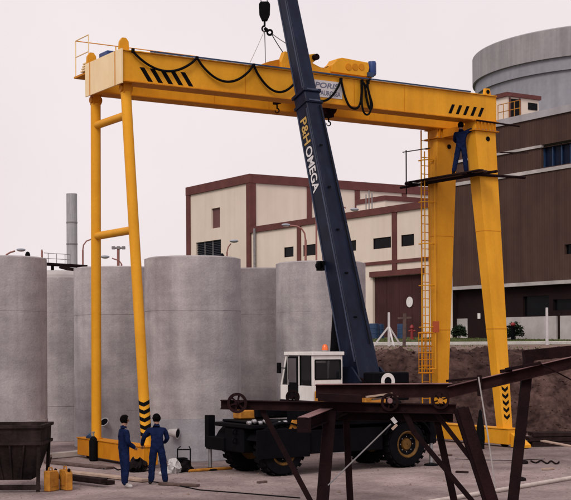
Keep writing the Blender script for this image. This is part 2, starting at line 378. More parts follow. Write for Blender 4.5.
# --- tall cream hall
v_c, v_l = 108.0, 120.6; ZT = 19.62
hall = thing('tall_hall', 'tall cream windowless hall with brown roof band and corner strips behind the silos', 'building', (UC, v_c, GZ))
sh = span_u(211.5, 220, 208, 228, UC); lv = span_u(196, 221, 241, 262, UC)
mb = wall_u(MB(), UC, v_c, v_l, GZ, ZT, [sh, lv]); mb.build('wall', 'cream', hall)
UE = UC+75
mb = MB(); mb.poly([(UC, v_c, GZ), (UE, v_c, GZ), (UE, v_c, ZT), (UC, v_c, ZT)], [(0, 1, 2, 3)]); mb.build('wall', 'cream', hall)
mb = MB(); mb.poly([(UE, v_c, GZ), (UE, v_l, GZ), (UE, v_l, ZT), (UE, v_c, ZT)], [(0, 1, 2, 3)]); mb.poly([(UC, v_l, GZ), (UE, v_l, GZ), (UE, v_l, ZT), (UC, v_l, ZT)], [(0, 1, 2, 3)]); mb.build('wall', 'cream', hall)
mb = MB(); mb.box((UC+.05, v_c+.05, ZT-.5), (UE-.05, v_l-.05, ZT-.3)); mb.build('roof', 'parapet', hall)
bt = ZT-.78
mb = MB(); mb.box((UC-.18, v_c-.18, bt), (UC+.14, v_l+.18, ZT+.06)); mb.build('roof_band', 'trim', hall)
mb = MB(); mb.box((UC+.15, v_c-.18, bt), (UE, v_c+.14, ZT+.06)); mb.build('roof_band', 'trim', hall)
for a, b in ((v_c-.16, v_c+.55), (v_l-.6, v_l+.16)):
    mb = MB(); mb.box((UC-.14, a, GZ), (UC+.1, b, bt)); mb.build('pilaster', 'trim', hall)
mb = MB(); mb.box((UC+.11, v_c-.14, GZ), (UC+.55, v_c+.1, bt)); mb.build('pilaster', 'trim', hall)
for px, w in ((309, .26), (357, .28), (404, .28)):
    u0 = on_v(px, 200, v_c).x
    mb = MB(); mb.box((u0-w, v_c-.12, GZ+8), (u0+w, v_c+.1, bt)); mb.build('pilaster', 'trim', hall)
mb = MB(); mb.box((UC-.1, v_c+.55, 9.3), (UC+.1, v_l-.6, 9.75)); mb.build('band', 'trim', hall)
mb = MB(); mb.box((UC+.18, sh[0], sh[2]), (UC+.24, sh[1], sh[3])); mb.build('shutter', 'brown_shutter', hall)
lo = MB(); lo.box((UC+.28, lv[0], lv[2]), (UC+.33, lv[1], lv[3])); lo = lo.build('louver_panel', 'louver', hall)
for i in range(12):
    z = lv[2] + (lv[3]-lv[2])*(i+.5)/12
    mb = MB(); mb.beam((UC+.2, lv[0], z), (UC+.2, lv[1], z), .14, .03, Vector((.5, 0, 1))); mb.build('slat', 'louver', lo)
for px in (212, 204):
    vv = on_u(px, 250, UC).y; mb = MB(); mb.box((UC+.1, vv-.05, lv[2]), (UC+.16, vv+.05, lv[3])); mb.build('mullion', 'grey_steel', lo)
mb = MB(); gp = on_u(254.5, 230, UC-.25); mb.tube([(UC-.25, gp.y, 4), (UC-.25, gp.y, 14.4)], .13, 10); mb.build('drain_pipe', 'grey_steel', hall, smooth=True)

# --- low cream workshop
v_r = 77.7; ZL = 14.55
shop = thing('workshop_block', 'lower cream workshop block with dark windows and a big brown door', 'building', (UC, v_r, GZ))
wins = [span_u(284, 293.5, 247, 257, UC), span_u(303, 317, 244.5, 255.5, UC), span_u(348, 356, 240.5, 251, UC), span_u(373, 391, 237.5, 248.5, UC), span_u(401, 414, 234.5, 246, UC)]
dr = (81.6, 88.3, GZ, 8.95)
mb = wall_u(MB(), UC, v_r, v_c-.2, GZ, ZL, wins+[dr]); mb.build('wall', 'cream', shop)
mb = MB(); mb.poly([(UC, v_r, GZ), (UC+14, v_r, GZ), (UC+14, v_r, ZL), (UC, v_r, ZL)], [(0, 1, 2, 3)]); mb.build('wall', 'cream', shop)
mb = MB(); mb.box((UC+.12, v_r+.02, ZL-.25), (UC+30, v_c-.2, ZL-.1)); mb.build('roof', 'parapet', shop)
mb = MB(); mb.box((UC-.16, v_r, ZL-.5), (UC+.1, v_c-.2, ZL+.05)); mb.build('roof_band', 'trim', shop)
mb = MB(); mb.box((UC-.10, v_r, 9.95), (UC+.1, 105.8, 10.22)); mb.build('band', 'trim', shop)
for px in (299.5, 395):
    c = on_u(px, 240, UC).y; mb = MB(); mb.box((UC-.12, c-.28, 9.41), (UC+.1, c+.28, 9.94)); mb.build('pilaster', 'trim', shop)
    mb = MB(); mb.box((UC-.12, c-.28, 10.23), (UC+.1, c+.28, ZL-.51)); mb.build('pilaster', 'trim', shop)
for w in wins:
    f = MB()
    f.box((UC+.06, w[0], w[2]), (UC+.14, w[0]+.07, w[3])); f.box((UC+.06, w[1]-.07, w[2]), (UC+.14, w[1], w[3])); f.box((UC+.06, w[0]+.07, w[3]-.07), (UC+.14, w[1]-.07, w[3])); f.box((UC+.06, w[0]+.07, w[2]), (UC+.14, w[1]-.07, w[2]+.07))
    f = f.build('window', 'brown_dark', shop)
    mb = MB(); mb.box((UC+.10, w[0]+.07, w[2]+.07), (UC+.12, w[1]-.07, w[3]-.07)); mb.build('pane', 'glass_dark', f)
mb = MB(); mb.box((UC-.2, 81.4, 8.96), (UC+.12, 88.5, 9.4)); mb.build('lintel', 'trim', shop)
for i in range(4):
    a = dr[0]+(dr[1]-dr[0])*i/4; b = dr[0]+(dr[1]-dr[0])*(i+1)/4
    mb = MB(); mb.box((UC+.2, a+.02, GZ), (UC+.27, b-.02, 8.93)); o = mb.build('door_panel', 'door_brown', shop)
dsk = on_u(409, 302, UC+.1)
mb = MB(); mb.lathe([(.02, 0), (.42, 0), (.42, .03), (.02, .03)], (UC+.17, dsk.y, dsk.z), 24, Vector((-1, 0, 0))); mb.build('notice_disc', 'white_paint', shop)
# --- little roof house on the workshop
ru = 69.0; rc = on_u(385, 198, ru)
ph = thing('roof_plant_room', 'low cream plant room with a brown rim on the workshop roof', 'building', (ru, rc.y, ZL-.1))
uu = on_v(440, 199, rc.y).x; vl = on_u(363, 202, ru).y
mb = MB(); mb.box((ru, rc.y, ZL-.1), (uu, vl+1, rc.z-.2)); mb.build('wall', 'cream', ph)
mb = MB(); mb.box((ru-.1, rc.y-.1, rc.z-.2), (uu+.1, vl+1.1, rc.z+.22)); mb.build('roof_rim', 'trim', ph)
for px in (366, 369, 372):
    p = on_u(px, 195, ru-2); p.z = ZL-.1
    single(MB().tube([p, p+UP*(2.0+.3*(px % 2))], .05, 8), 'vent_pipe', 'grey_steel', {366: 'leftmost of three thin vent pipes on the workshop roof', 369: 'middle one of three thin vent pipes on the workshop roof', 372: 'rightmost of three thin vent pipes on the workshop roof'}[px], 'pipe', p, 'vent pipes on the workshop roof', smooth=True)

# --- brown annex
UA = 63.75; v_a0, v_a1 = 52.0, 77.55; ZA = 19.5
ax = thing('turbine_annex', 'big brown clad building with white bands and grey parapet at the right', 'building', (UA, v_a1, GZ))
win = (60.0, on_u(541, 160, UA).y, 15.75, 17.05)
zs = [7.7, 15.35, 17.2, 19.1]
w2 = span_u(564.5, 577, 244, 254, UA)
wall_u(MB(), UA, v_a0, v_a1, 7.75, 15.3, [w2]).build('cladding', 'brown_clad', ax)
wall_u(MB(), UA+.03, v_a0, v_a1, 15.55, 17.02, [(v_a0+.01, win[1], 15.62, 17.0)]).build('cladding', 'brown_clad', ax)
wall_u(MB(), UA, v_a0, v_a1, 17.2, 19.08, []).build('cladding', 'brown_clad', ax)
mb = MB(); mb.box((UA+.35, v_a0, 15.5), (UA+.4, win[1], 17.1)); g = mb.build('window', 'glass_blue', ax)
v = win[1]-.05
k = 0
while v > v_a0:
    mb = MB(); mb.box((UA+.2, v-.06, 15.62), (UA+.34, v, 17.0)); mb.build('mullion', 'blue_drum', g); v -= .85
mb = MB(); mb.box((UA+.2, w2[0], w2[2]), (UA+.25, w2[1], w2[3])); mb.build('window', 'glass_dark', ax)
mb = MB(); mb.box((UA-.08, win[1]-.1, 17.02), (UA+.2, v_a1, 17.2)); mb.build('band', 'band_white', ax)
mb = MB(); mb.box((UA-.08, v_a0, 15.3), (UA+.2, v_a1, 15.55)); mb.build('band', 'band_white', ax)
mb = MB(); mb.box((UA-.08, v_a0, 7.5), (UA+.2, v_a1, 7.75)); mb.build('band', 'band_white', ax)
mb = MB(); mb.box((UA-.12, v_a0, 19.08), (UA+.5, v_a1+.05, ZA+.06)); mb.build('parapet', 'parapet', ax)
mb = MB(); mb.box((UA+.51, v_a0, 18.9), (UA+30, v_a1, 19.2)); mb.build('roof', 'parapet', ax)
mb = MB(); mb.poly([(UA, v_a1, GZ), (UA+30, v_a1, GZ), (UA+30, v_a1, 19.08), (UA, v_a1, 19.08)], [(0, 1, 2, 3)]); mb.build('cladding', 'brown_clad', ax)
# ground storey, set back
gs = UA+.5
dO = span_u(468, 481, 304, 338, gs); 
dO = (dO[0], dO[1], GZ, 6.4)
gw = [span_u(523, 549, 296, 317, gs), span_u(553, 580, 299, 310, gs)]
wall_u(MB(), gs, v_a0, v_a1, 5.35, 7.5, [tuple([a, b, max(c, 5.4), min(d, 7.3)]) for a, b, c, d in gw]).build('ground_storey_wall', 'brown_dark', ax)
for a, b, c, d in gw:
    mb = MB(); mb.box((gs+.2, a, 5.4), (gs+.25, b, 7.3)); mb.build('window', 'glass_dark', ax)
for a, b in ((455, 467), (501, 556), (560, 600)):
    va, vb = on_u(b, 330, gs-.1).y, on_u(a, 330, gs-.1).y
    mb = MB(); mb.box((gs-.1, va, GZ), (gs+.05, vb, 5.34)); mb.build('plinth', 'band_white', ax)
va, vb = on_u(501, 330, gs).y, on_u(467, 330, gs).y
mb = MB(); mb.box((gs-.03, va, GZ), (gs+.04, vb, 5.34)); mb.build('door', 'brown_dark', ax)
p = on_u(479, 316, gs-.05); mb = MB(); mb.box((gs-.07, p.y-.14, p.z-.2), (gs-.03, p.y+.14, p.z+.2)); mb.build('notice', 'white_paint', ax)
mb = MB(); mb.box((UA+.02, v_a1-.02, GZ), (UA+.48, v_a1+.02, 7.5)); mb.build('corner_post', 'brown_dark', ax)

# --- roof house on the annex
ru = 65.5; c = on_u(507, 92.5, ru)
rh = thing('roof_stair_house', 'small cream stair house with dark door standing on the annex roof', 'building', (ru, c.y, 19.2))
ue = on_v(538.5, 98, c.y).x; vl = on_u(494, 96, ru).y
zt = c.z
mb = MB(); mb.box((ru, c.y, 19.2), (ue, vl, zt-.28)); mb.build('wall', 'cream', rh)
mb = MB(); mb.box((ru-.15, c.y-.15, zt-.28), (ue+.15, vl+.1, zt+.02)); mb.build('roof', 'trim', rh)
a, b = on_v(510, 105, c.y).x, on_v(519, 105, c.y).x; zd = on_v(514, 99, c.y).z
mb = MB(); mb.box((a, c.y-.05, 19.2), (b, c.y+.02, zd)); d_ = mb.build('door', 'glass_dark', rh)
mb = MB(); mb.box((a-.1, c.y-.09, 19.2), (a, c.y+.02, zd+.08)); mb.box((b, c.y-.09, 19.2), (b+.1, c.y+.02, zd+.08)); mb.build('frame', 'trim', d_)
a, b = on_v(528, 106, c.y).x, on_v(537, 106, c.y).x; z0, z1 = on_v(532, 110, c.y).z, on_v(532, 103, c.y).z
mb = MB(); mb.box((a, c.y-.05, z0), (b, c.y+.02, z1)); mb.build('window', 'glass_dark', rh)
# --- guard rail on the annex parapet
gr = thing('roof_rail', 'thin pale guard rail on the parapet before the stair house', 'railing', (UA+.2, c.y, ZA+.06))
va, vb = on_u(520, 112, UA+.2).y, on_u(498, 112, UA+.2).y
for i in range(5):
    v = va+(vb-va)*i/4; mb = MB(); mb.tube([(UA+.2, v, ZA+.06), (UA+.2, v, ZA+1.2)], .03, 6); mb.build('post', 'can_yellow', gr)
for h in (.65, 1.2):
    mb = MB(); mb.tube([(UA+.2, va, ZA+h), (UA+.2, vb, ZA+h)], .03, 6); mb.build('rail', 'can_yellow', gr)

# --- reactor building
rcn = cw((620-285.5)/F_PX*192, 192, 3.9)
re_ = thing('reactor_dome_tower', 'huge round grey concrete containment tower with a stepped upper rim', 'tower', rcn)
mb = MB(); mb.lathe([(20.3, 0), (20.3, 36.2)], rcn, 128, cap=True); mb.build('shell', 'reactor_low', re_, smooth=True)
mb = MB(); mb.lathe([(20.0, 35.7), (20.65, 35.7), (20.65, 37.4), (20.0, 37.4)], rcn, 128); mb.build('step_ring', 'reactor_low', re_, smooth=True)
mb = MB(); mb.lathe([(20.2, 37.4), (21.05, 37.4), (21.05, 41.2), (20.9, 41.35), (10, 44), (.2, 45)], rcn, 128); mb.build('rim', 'reactor', re_, smooth=True)

# --- chimney stack far left
sp = cw((72.5-285.5)/F_PX*300, 300, 4)
st = thing('chimney_stack', 'slim pale grey chimney stack of three sections at the far left', 'chimney', sp)
def zpx(py, D): return CAM_H+(HOR_Y-py)/F_PX*D
zz = [4, zpx(243, 300), zpx(221.5, 300), zpx(192, 300)]
for a, b in zip(zz, zz[1:]):
    mb = MB(); mb.lathe([(1.05, a+.15-4), (1.22, a+.15-4), (1.22, b-.15-4), (1.05, b-.15-4)], sp, 24); mb.build('section', 'stack', st, smooth=True)
for b in zz[1:3]:
    mb = MB(); mb.lathe([(1.0, b-.15-4), (1.28, b-.15-4), (1.28, b+.15-4), (1.0, b+.15-4)], sp, 24); mb.build('flange', 'grey_steel', st, smooth=True)

# ================================================================== SILOS
def silo(px, D, label, ztop=6.22, R=1.5, rings=(0, 1.28, 4.58), low='silo', lid=None):
    c = at_d(px, HOR_Y, D); c.z = 0
    s = thing('concrete_silo', label, 'silo', c, 'concrete silos standing in the pit')
    zs = list(rings)+[ztop]
    for i, (a, b) in enumerate(zip(zs, zs[1:])):
        dr = random.uniform(-.012, .012); r = R+dr; t = .008
        mb = MB(); mb.lathe([(r-.12, a), (r-t, a), (r, a+t), (r, b-t), (r-t, b), (r-.12, b)], c, 112)
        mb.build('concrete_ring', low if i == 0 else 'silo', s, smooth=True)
    if lid:
        mb = MB(); mb.lathe([(R-.05, 0), (R-.1, .1), (R*.7, .24), (R*.3, .31), (.05, .33)], c+UP*ztop, 48); mb.build('lid', lid, s, smooth=True)
    else:
        mb = MB(); mb.lathe([(R-.02, 0), (R-.1, .04), (.05, .06)], c+UP*(ztop-.005), 48); mb.build('lid', 'silo', s, smooth=True)
    # formwork tie holes: small recess discs, too many to matter one by one, kept as two rows of plugs
    return s, c
s1, c1 = silo(-2, 40.8, 'concrete silo cut by the left photo edge, behind the dark hopper')
s2, c2 = silo(58, 50.0, 'dark concrete silo with a pale lid, set back between the two leftmost silos', ztop=6.05, lid='band_white')
s3, c3 = silo(117, 46.6, 'concrete silo directly behind the left yellow gantry frame')
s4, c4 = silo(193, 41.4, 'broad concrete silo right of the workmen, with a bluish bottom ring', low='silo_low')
s5, c5 = silo(259, 48.0, 'concrete silo set back in the gap between two nearer silos')
s6, c6 = silo(321, 44.2, 'concrete silo behind the crane cab and boom')
# bits on the silo tops
def stub(p, label, h, r, m, cat='pipe stub'): return single(MB().lathe([(r, 0), (r, h*.8), (r*.6, h)], p, 10), 'pipe_stub', m, label, cat, p, smooth=True)
p = at_d(45.3, 256, 40.8); p.z = 6.22; p = c1+(p-c1)*.93; p.z = 6.21; stub(p, 'thin brown stub standing on the rim of the leftmost silo', .3, .03, 'lamp_pole')
p = at_d(31, 256, 40.8); p = c1+(p-c1)*.9; p.z = 6.25; single(MB().box(p-Vector((.06, .06, 0)), p+Vector((.06, .06, .12))).ball(p+UP*.13, .07), 'spot_lamp', 'black', 'little black spot lamp on top of the leftmost silo', 'lamp', p)
p = at_d(10, 256, 40.8); p = c1+(p-c1)*.9; p.z = 6.25; single(MB().box(p-Vector((.05, .05, .02)), p+Vector((.05, .05, .07))), 'lifting_lug', 'rust', 'small rusty lug on top of the leftmost silo', 'lug', p, bevel=.01)
p = c4.copy(); q_ = at_d(229.5, 257, 41.4); p = c4+(q_-c4)*.8; p.z = 6.26; single(MB().box(p-Vector((.05, .05, .02)), p+Vector((.05, .05, .09))).ball(p+UP*.1, .05), 'spot_lamp', 'black', 'little black lamp on top of the broad silo by the workmen', 'lamp', p)
p = at_d(192, 257, 41.4); p = c4+(p-c4)*.5; p.z = 6.26; single(MB().box(p-Vector((.2, .05, .02)), p+Vector((.2, .05, .06))), 'timber_scrap', 'rust', 'brown timber scrap on top of the broad silo by the workmen', 'timber', p)
# walkway behind the left silos
wk = at_d(60, 265, 50); wr = thing('steel_walkway', 'dark steel walkway with handrail above the set back silo at left', 'walkway', Vector((wk.x, wk.y, 6.3)))
a = at_d(44, 264, 50); b = at_d(86, 266.5, 50.6)
mb = MB(); mb.beam(a, b, .5, .09); mb.build('deck', 'rust_dark', wr)
a2, b2 = at_d(60, 265, 49.9), at_d(73, 268.5, 49.9)
mb = MB(); mb.beam(a2-UP*.06, b2-UP*.06, .3, .14); mb.build('step', 'rust_dark', wr)
for t in (.1, .3, .5, .62):
    p = a.lerp(b, t); mb = MB(); mb.tube([p, p+UP*.42], .013, 5); mb.build('post', 'grey_steel', wr)
for h in (.22, .42):
    mb = MB(); mb.tube([a+UP*h, a.lerp(b, .62)+UP*h], .011, 5); mb.build('rail', 'grey_steel', wr)
for t in (.2, .8):
    p = a.lerp(b, t); mb = MB(); mb.tube([p, Vector((p.x, p.y, 0))], .06, 6); mb.build('leg', 'rust_dark', wr)

# ================================================================== STREET LAMPS BEHIND THE SILOS
def street_lamp(base_px, D, arm, head, label, m='lamp_pole', r=.06):
    """arm: list of photo points from the pole top outwards; the lamp stands on the upper ground at depth D"""
    b = at_d(base_px, HOR_Y, D); b.z = zg(D)
    t = thing('street_lamp', label, 'street lamp', b, 'street lamps behind the silos')
    pts = [at_d(px, py, D) for px, py in arm]
    mb = MB(); mb.tube([b]+pts[:1], r, 8); mb.build('pole', m, t, smooth=True)
    if len(pts) > 1: mb = MB(); mb.tube(pts, r*.75, 8); mb.build('arm', m, t, smooth=True)
    for hx, hy in head:
        h = at_d(hx, hy, D); s = D/F_PX
        mb = MB(); mb.ball(h, s*5.0, 1, .7, .32, 2); hd = mb.build('lamp_head', 'lamp_head', t, smooth=True)
        mb = MB(); mb.ball(h-UP*s*.9, s*3.6, 1, .7, .3, 2); mb.build('lens', 'white_paint', hd, smooth=True)
    return t
street_lamp(305.6, 70, [(305.6, 240), (304.5, 233), (301.5, 228.5), (297, 226.3), (290, 225.5)], [(286, 225)], 'curved red street lamp over the silo left of the boom')
street_lamp(227.3, 95, [(227, 252), (228.2, 247), (231, 243.5)], [(234, 241)], 'small curved street lamp before the cream hall wall')
street_lamp(316.5, 85, [(316.3, 208), (318, 203), (322, 201), (332, 203), (346, 208)], [(354.5, 209.5)], 'tall lamp whose bluish head shows right of the boom')
street_lamp(323, 78, [(323, 250), (324, 246), (328, 244), (331, 246)], [(334, 247)], 'short hooked lamp post half hidden by the boom')
street_lamp(83, 75, [(82.8, 250), (83.5, 245), (86.5, 241), (92, 239)], [(102, 237.2)], 'curved street lamp left of the far yellow leg', 'lamp_pole', .05)
street_lamp(121.5, 78, [(121.5, 264), (119, 260.5), (112, 258.3)], [(105, 256.8)], 'low lamp with its head just right of the far yellow leg', 'lamp_pole', .05)
street_lamp(6, 70, [(6, 255), (10, 252.5), (15, 251)], [(21, 249.8)], 'lamp with grey head peeping over the leftmost silo')
# floodlight mast
D = 85; b = at_d(118.3, HOR_Y, D); b.z = zg(D)
fm = thing('floodlight_mast', 'floodlight mast with paired heads between the yellow legs at left', 'floodlight', b)
tp = at_d(118.3, 248, D); mb = MB(); mb.tube([b, tp], .09, 8); mb.build('pole', 'lamp_pole', fm)
mb = MB(); mb.tube([at_d(113, 248, D), at_d(124, 248, D)], .06, 6); mb.build('crossbar', 'grey_steel', fm)
for px in (113.5, 118.5, 123.5):
    h = at_d(px, 247, D); mb = MB(); mb.beam(h-RT*.11-UP*.05, h+RT*.11-UP*.05, .24, .2); mb.build('lamp_head', 'grey_steel', fm, bevel=.02)

# ================================================================== GANTRY CRANE
UL, UR = 16.85, 30.4; G0, G1 = 16.55, 30.92
VN, VF = 35.2, 37.75; GW = .58; ZB, ZTP = 11.27, 12.2
gan = thing('gantry_crane', 'tall yellow double girder gantry crane spanning the silos', 'gantry crane', (UL, (VN+VF)/2, 0))
for v0, v1 in ((VN, VN+GW), (VF-GW, VF)):
    mb = MB(); mb.box((G0+.02, v0, ZB+.03), (G1, v1, ZTP-.03)); g = mb.build('girder', 'yellow', gan, bevel=.008)
    mb = MB(); mb.box((G0+.02, v0-.05, ZTP-.029), (G1+.02, v1+.05, ZTP)); mb.build('top_flange', 'yellow', g)
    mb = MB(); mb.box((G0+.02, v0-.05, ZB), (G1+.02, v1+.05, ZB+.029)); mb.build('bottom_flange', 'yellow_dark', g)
    mb = MB(); mb.box((G0+.5, (v0+v1)/2-.03, ZTP+.001), (G1-.3, (v0+v1)/2+.03, ZTP+.06)); mb.build('rail', 'blue_drum', g)
mb = MB(); mb.box((G0+.9, VN-.1, ZTP+.002), (G1-1.2, VN-.06, ZTP+.045)); mb.build('cable_rail', 'blue_drum', gan)
for k in range(2, 6):
    x = G0 + (G1-G0)*k/7+.1
    for v0, v1 in ((VN, VN+GW), (VF-GW, VF)):
        mb = MB(); mb.box((x-.012, v0-.004, ZB+.035), (x+.012, v0+.01, ZTP-.035)); mb.build('weld_seam', 'yellow_dark', gan)
# end carriage plate
mb = MB(); mb.box((G0-.03, VN-.06, ZB-.06), (G0+.018, VF+.02, ZTP+.02)); ep = mb.build('end_plate', 'cream_plate', gan); ep['label'] = 'pale cream end plate'
for v in (VN+.38, VF-.35):
    mb = MB(); mb.box((G0-.045, v-.012, ZB-.05), (G0-.031, v+.012, ZTP+.01)); mb.build('plate_seam', 'yellow_dark', ep)
mb = MB(); mb.box((G1-.02, VN+.01, ZB+.032), (G1+.04, VF-.01, ZTP-.032)); mb.build('end_beam', 'yellow', gan)
# lifting lugs at the left end
for v in (VN+.12, VF-.1):
    p = Vector((G0+.15, v, ZTP)); mb = MB()
    mb.prism([p+Vector((-.16, 0, 0)), p+Vector((.16, 0, 0)), p+Vector((.14, 0, .28)), p+Vector((.06, 0, .38)), p+Vector((-.06, 0, .38)), p+Vector((-.14, 0, .26))], (0, .1, 0)); mb.build('lifting_lug', 'yellow', gan)
p = Vector((G1-.25, VN+.12, ZTP)); mb = MB(); mb.prism([p+Vector((-.14, 0, 0)), p+Vector((.14, 0, 0)), p+Vector((.1, 0, .26)), p+Vector((-.1, 0, .26))], (0, .12, 0)); lg = mb.build('lifting_lug', 'yellow', gan)
mb = MB(); mb.lathe([(.01, 0), (.07, 0), (.07, .02), (.01, .02)], p+Vector((0, -.02, .14)), 14, Vector((0, 1, 0))); mb.build('pin_hole', 'black', lg)
mb = MB(); bb = on_u(96, 60, G0+.35); mb.box((G0+.25, 36.75, ZTP-.02), (G0+1.2, 37.35, ZTP+.3)); mb.build('control_box', 'blue', gan, bevel=.02)
# hazard slashes on the near girder
for i in range(5):
    x = on_v(142.5+10.2*i, 72, VN).x
    mb = MB(); mb.prism([(x-.10, VN-.006, ZB+.47), (x+.06, VN-.006, ZB+.47), (x+.34, VN-.006, ZB+.07), (x+.18, VN-.006, ZB+.07)], (0, .004, 0)); mb.build('hazard_stripe', 'black', gan)
for i in range(5):
    x = on_v(452+7.3*i, 115, VN).x
    mb = MB(); mb.prism([(x, VN-.006, ZB+.46), (x+.13, VN-.006, ZB+.46), (x-.03, VN-.006, ZB+.14), (x-.16, VN-.006, ZB+.14)], (0, .004, 0)); mb.build('hazard_stripe', 'black', gan)
# left portal: tube legs
SZ0, SZ1 = .10, .62
def sill(u, v0, v1, w, m='yellow'):
    mb = MB(); mb.box((u-w/2, v0, SZ0), (u+w/2, v1, SZ1)); s = mb.build('sill_beam', m, gan, bevel=.01)
    mb = MB(); mb.box((u-w/2-.03, v0-.03, SZ1+.001), (u+w/2+.03, v1+.03, SZ1+.025)); mb.build('top_plate', m, s)
    for v in (v0+.45, v1-.45):
        mb = MB(); mb.lathe([(.05, -.07), (.17, -.07), (.17, -.05), (.145, -.045), (.145, .05), (.17, .055), (.17, .075), (.05, .075)], (u, v, .17), 24, Vector((1, 0, 0))); mb.build('travel_wheel', 'rust_dark', s, smooth=True)
    return s
sill(UL, 34.02, 38.75, .46, 'yellow_dark')  # left sill: shade put into the colour by the darker yellow
lt = {}
for nm, vb, vt in (('near', 34.28, 35.55), ('far', 37.8, 37.72)):
    a, b = Vector((UL, vb, SZ1+.02)), Vector((UL, vt, ZB-.25)); lt[nm] = (a, b)
    mb = MB(); mb.tube([a, b], .155, 24); lg = mb.build('leg', 'yellow', gan, smooth=True)
    mb = MB(); mb.lathe([(.15, -.02), (.19, 0), (.19, .03), (.15, .04)], a, 20); mb.build('foot_flange', 'yellow_dark', lg)
    mb = MB(); mb.box((UL-.13, vt-.13, ZB-.28), (UL+.13, vt+.13, ZB-.002)); mb.lathe([(.03, -.18), (.10, -.18), (.10, .18), (.03, .18)], (UL, vt, ZB-.14), 14, U); mb.build('leg_head', 'yellow_dark', lg)
na, nb = lt['near']; fa, fb = lt['far']
for t in (.605, .935):
    mb = MB(); mb.tube([na.lerp(nb, t), fa.lerp(fb, t)], .12, 18); mb.build('cross_tube', 'yellow', gan, smooth=True)
# chevrons round the near tube leg
d = (nb-na).normalized(); fr, sd, uu = frame_of(d, FW)
camdir = (-FW - d*(-FW).dot(d)).normalized(); sidev = d.cross(camdir)
for i in range(5):
    h0 = .22 + i*.225; mb = MB(); rows = []
    for j in range(13):
        th = -1.5+3.0*j/12; off = camdir*math.cos(th)*.159 + sidev*math.sin(th)*.159
        zc = h0 + .10*abs(th)/1.5
        rows.append((na+d*zc+off, na+d*(zc+.115)+off, na+d*(zc+.115)+off*.97, na+d*zc+off*.97))
    vs = [p for r in rows for p in r]; fs = []
    for j in range(12):
        k = 4*j
        for e in range(4): fs.append((k+e, k+(e+1) % 4, k+4+(e+1) % 4, k+4+e))
    mb.poly(vs, fs); mb.build('hazard_chevron', 'black', gan)
# right portal: tapered box legs
SR = sill(UR-.05, 33.72, 38.6, .5, 'yellow')
def box_leg(vb, vt, name='leg'):
    zb, zt = SZ1+.02, ZB-.36
    def ring(v, z, wu, wv, du=0): return [(UR+du-wu/2, v-wv/2, z), (UR+du+wu/2, v-wv/2, z), (UR+du+wu/2, v+wv/2, z), (UR+du-wu/2, v+wv/2, z)]
    mb = MB(); mb.hexa(ring(vb, zb, .42, .34, -.02)+ring(vt, zt, .92, .55)); lg = mb.build('leg', 'yellow', gan, bevel=.006)
    mb = MB(); mb.box((UR-.56, vt-.36, zt+.001), (UR+.56, vt+.36, zt+.03)); mb.build('flange', 'yellow_dark', lg)
    mb = MB(); mb.box((UR-.46, vt-.29, zt+.031), (UR+.46, vt+.29, ZB-.03)); mb.build('leg_head', 'yellow', lg, bevel=.006)
    mb = MB(); mb.box((UR-.56, vt-.36, ZB-.029), (UR+.56, vt+.36, ZB-.001)); mb.build('flange', 'yellow_dark', lg)
    for i in range(7):
        x = UR-.48+.16*i; mb = MB(); mb.lathe([(.018, 0), (.018, .03)], (x, vt-.325, zt+.03), 6); mb.build('bolt', 'grey_steel', lg)
    for i in range(6):
        x = UR-.4+.16*i; mb = MB(); mb.box((x-.012, vt-.355, zt+.032), (x+.012, vt-.292, ZB-.031)); mb.build('stiffener', 'yellow_dark', lg)
    for t in (.33, .66):
        v, z = vb+(vt-vb)*t, zb+(zt-zb)*t; wu, wv = .42+.5*t+.012, .34+.21*t+.012; du = -.02*(1-t)
        mb = MB(); mb.box((UR+du-wu/2, v-wv/2, z-.012), (UR+du+wu/2, v+wv/2, z+.012)); mb.build('weld_seam', 'yellow_dark', lg)
    mb = MB(); mb.lathe([(.01, 0), (.085, 0), (.085, .012), (.01, .012)], (UR+.08, vt-.275-(vt-vb)*.026-.004, zt-.26), 18, Vector((0, -1, 0))); mb.build('hand_hole', 'black', lg)
    return lg
LRN = box_leg(34.22, 35.42); LRF = box_leg(37.72, 37.5)
mb = MB(); mb.box((UR-.3, 35.8, ZB-.33), (UR+.3, 37.1, ZB-.05)); mb.build('leg_tie', 'yellow_dark', gan)
for i in range(5):
    z0 = .92 + i*.235; t = (z0-SZ1)/(ZB-.36-SZ1); vf = 34.22+(35.42-34.22)*t-(.34+(.55-.34)*t)/2
    dv = (35.42-34.22-(.105))/(ZB-.36-SZ1); hw = .17+.2*t
    x0 = UR-.02; P = lambda x, z: Vector((x, vf-.008+(z-z0)*dv, z))
    mb = MB()
    for s in (-1, 1): mb.prism([P(x0, z0), P(x0+s*hw*.72, z0+.10), P(x0+s*hw*.72, z0+.21), P(x0, z0+.11)][::s], (0, .006, 0))
    mb.build('hazard_chevron', 'black', gan)
bw = on_z(523, 447, 0)
# buffers on the near sill ends
for u in (UR-.05,):
    mb = MB(); mb.prism([(u-.16, 33.70, .03), (u-.16, 33.70, .5), (u-.16, 33.05, .12), (u-.16, 33.05, .03)], (.32, 0, 0)); mb.build('rail_stop', 'yellow', gan)
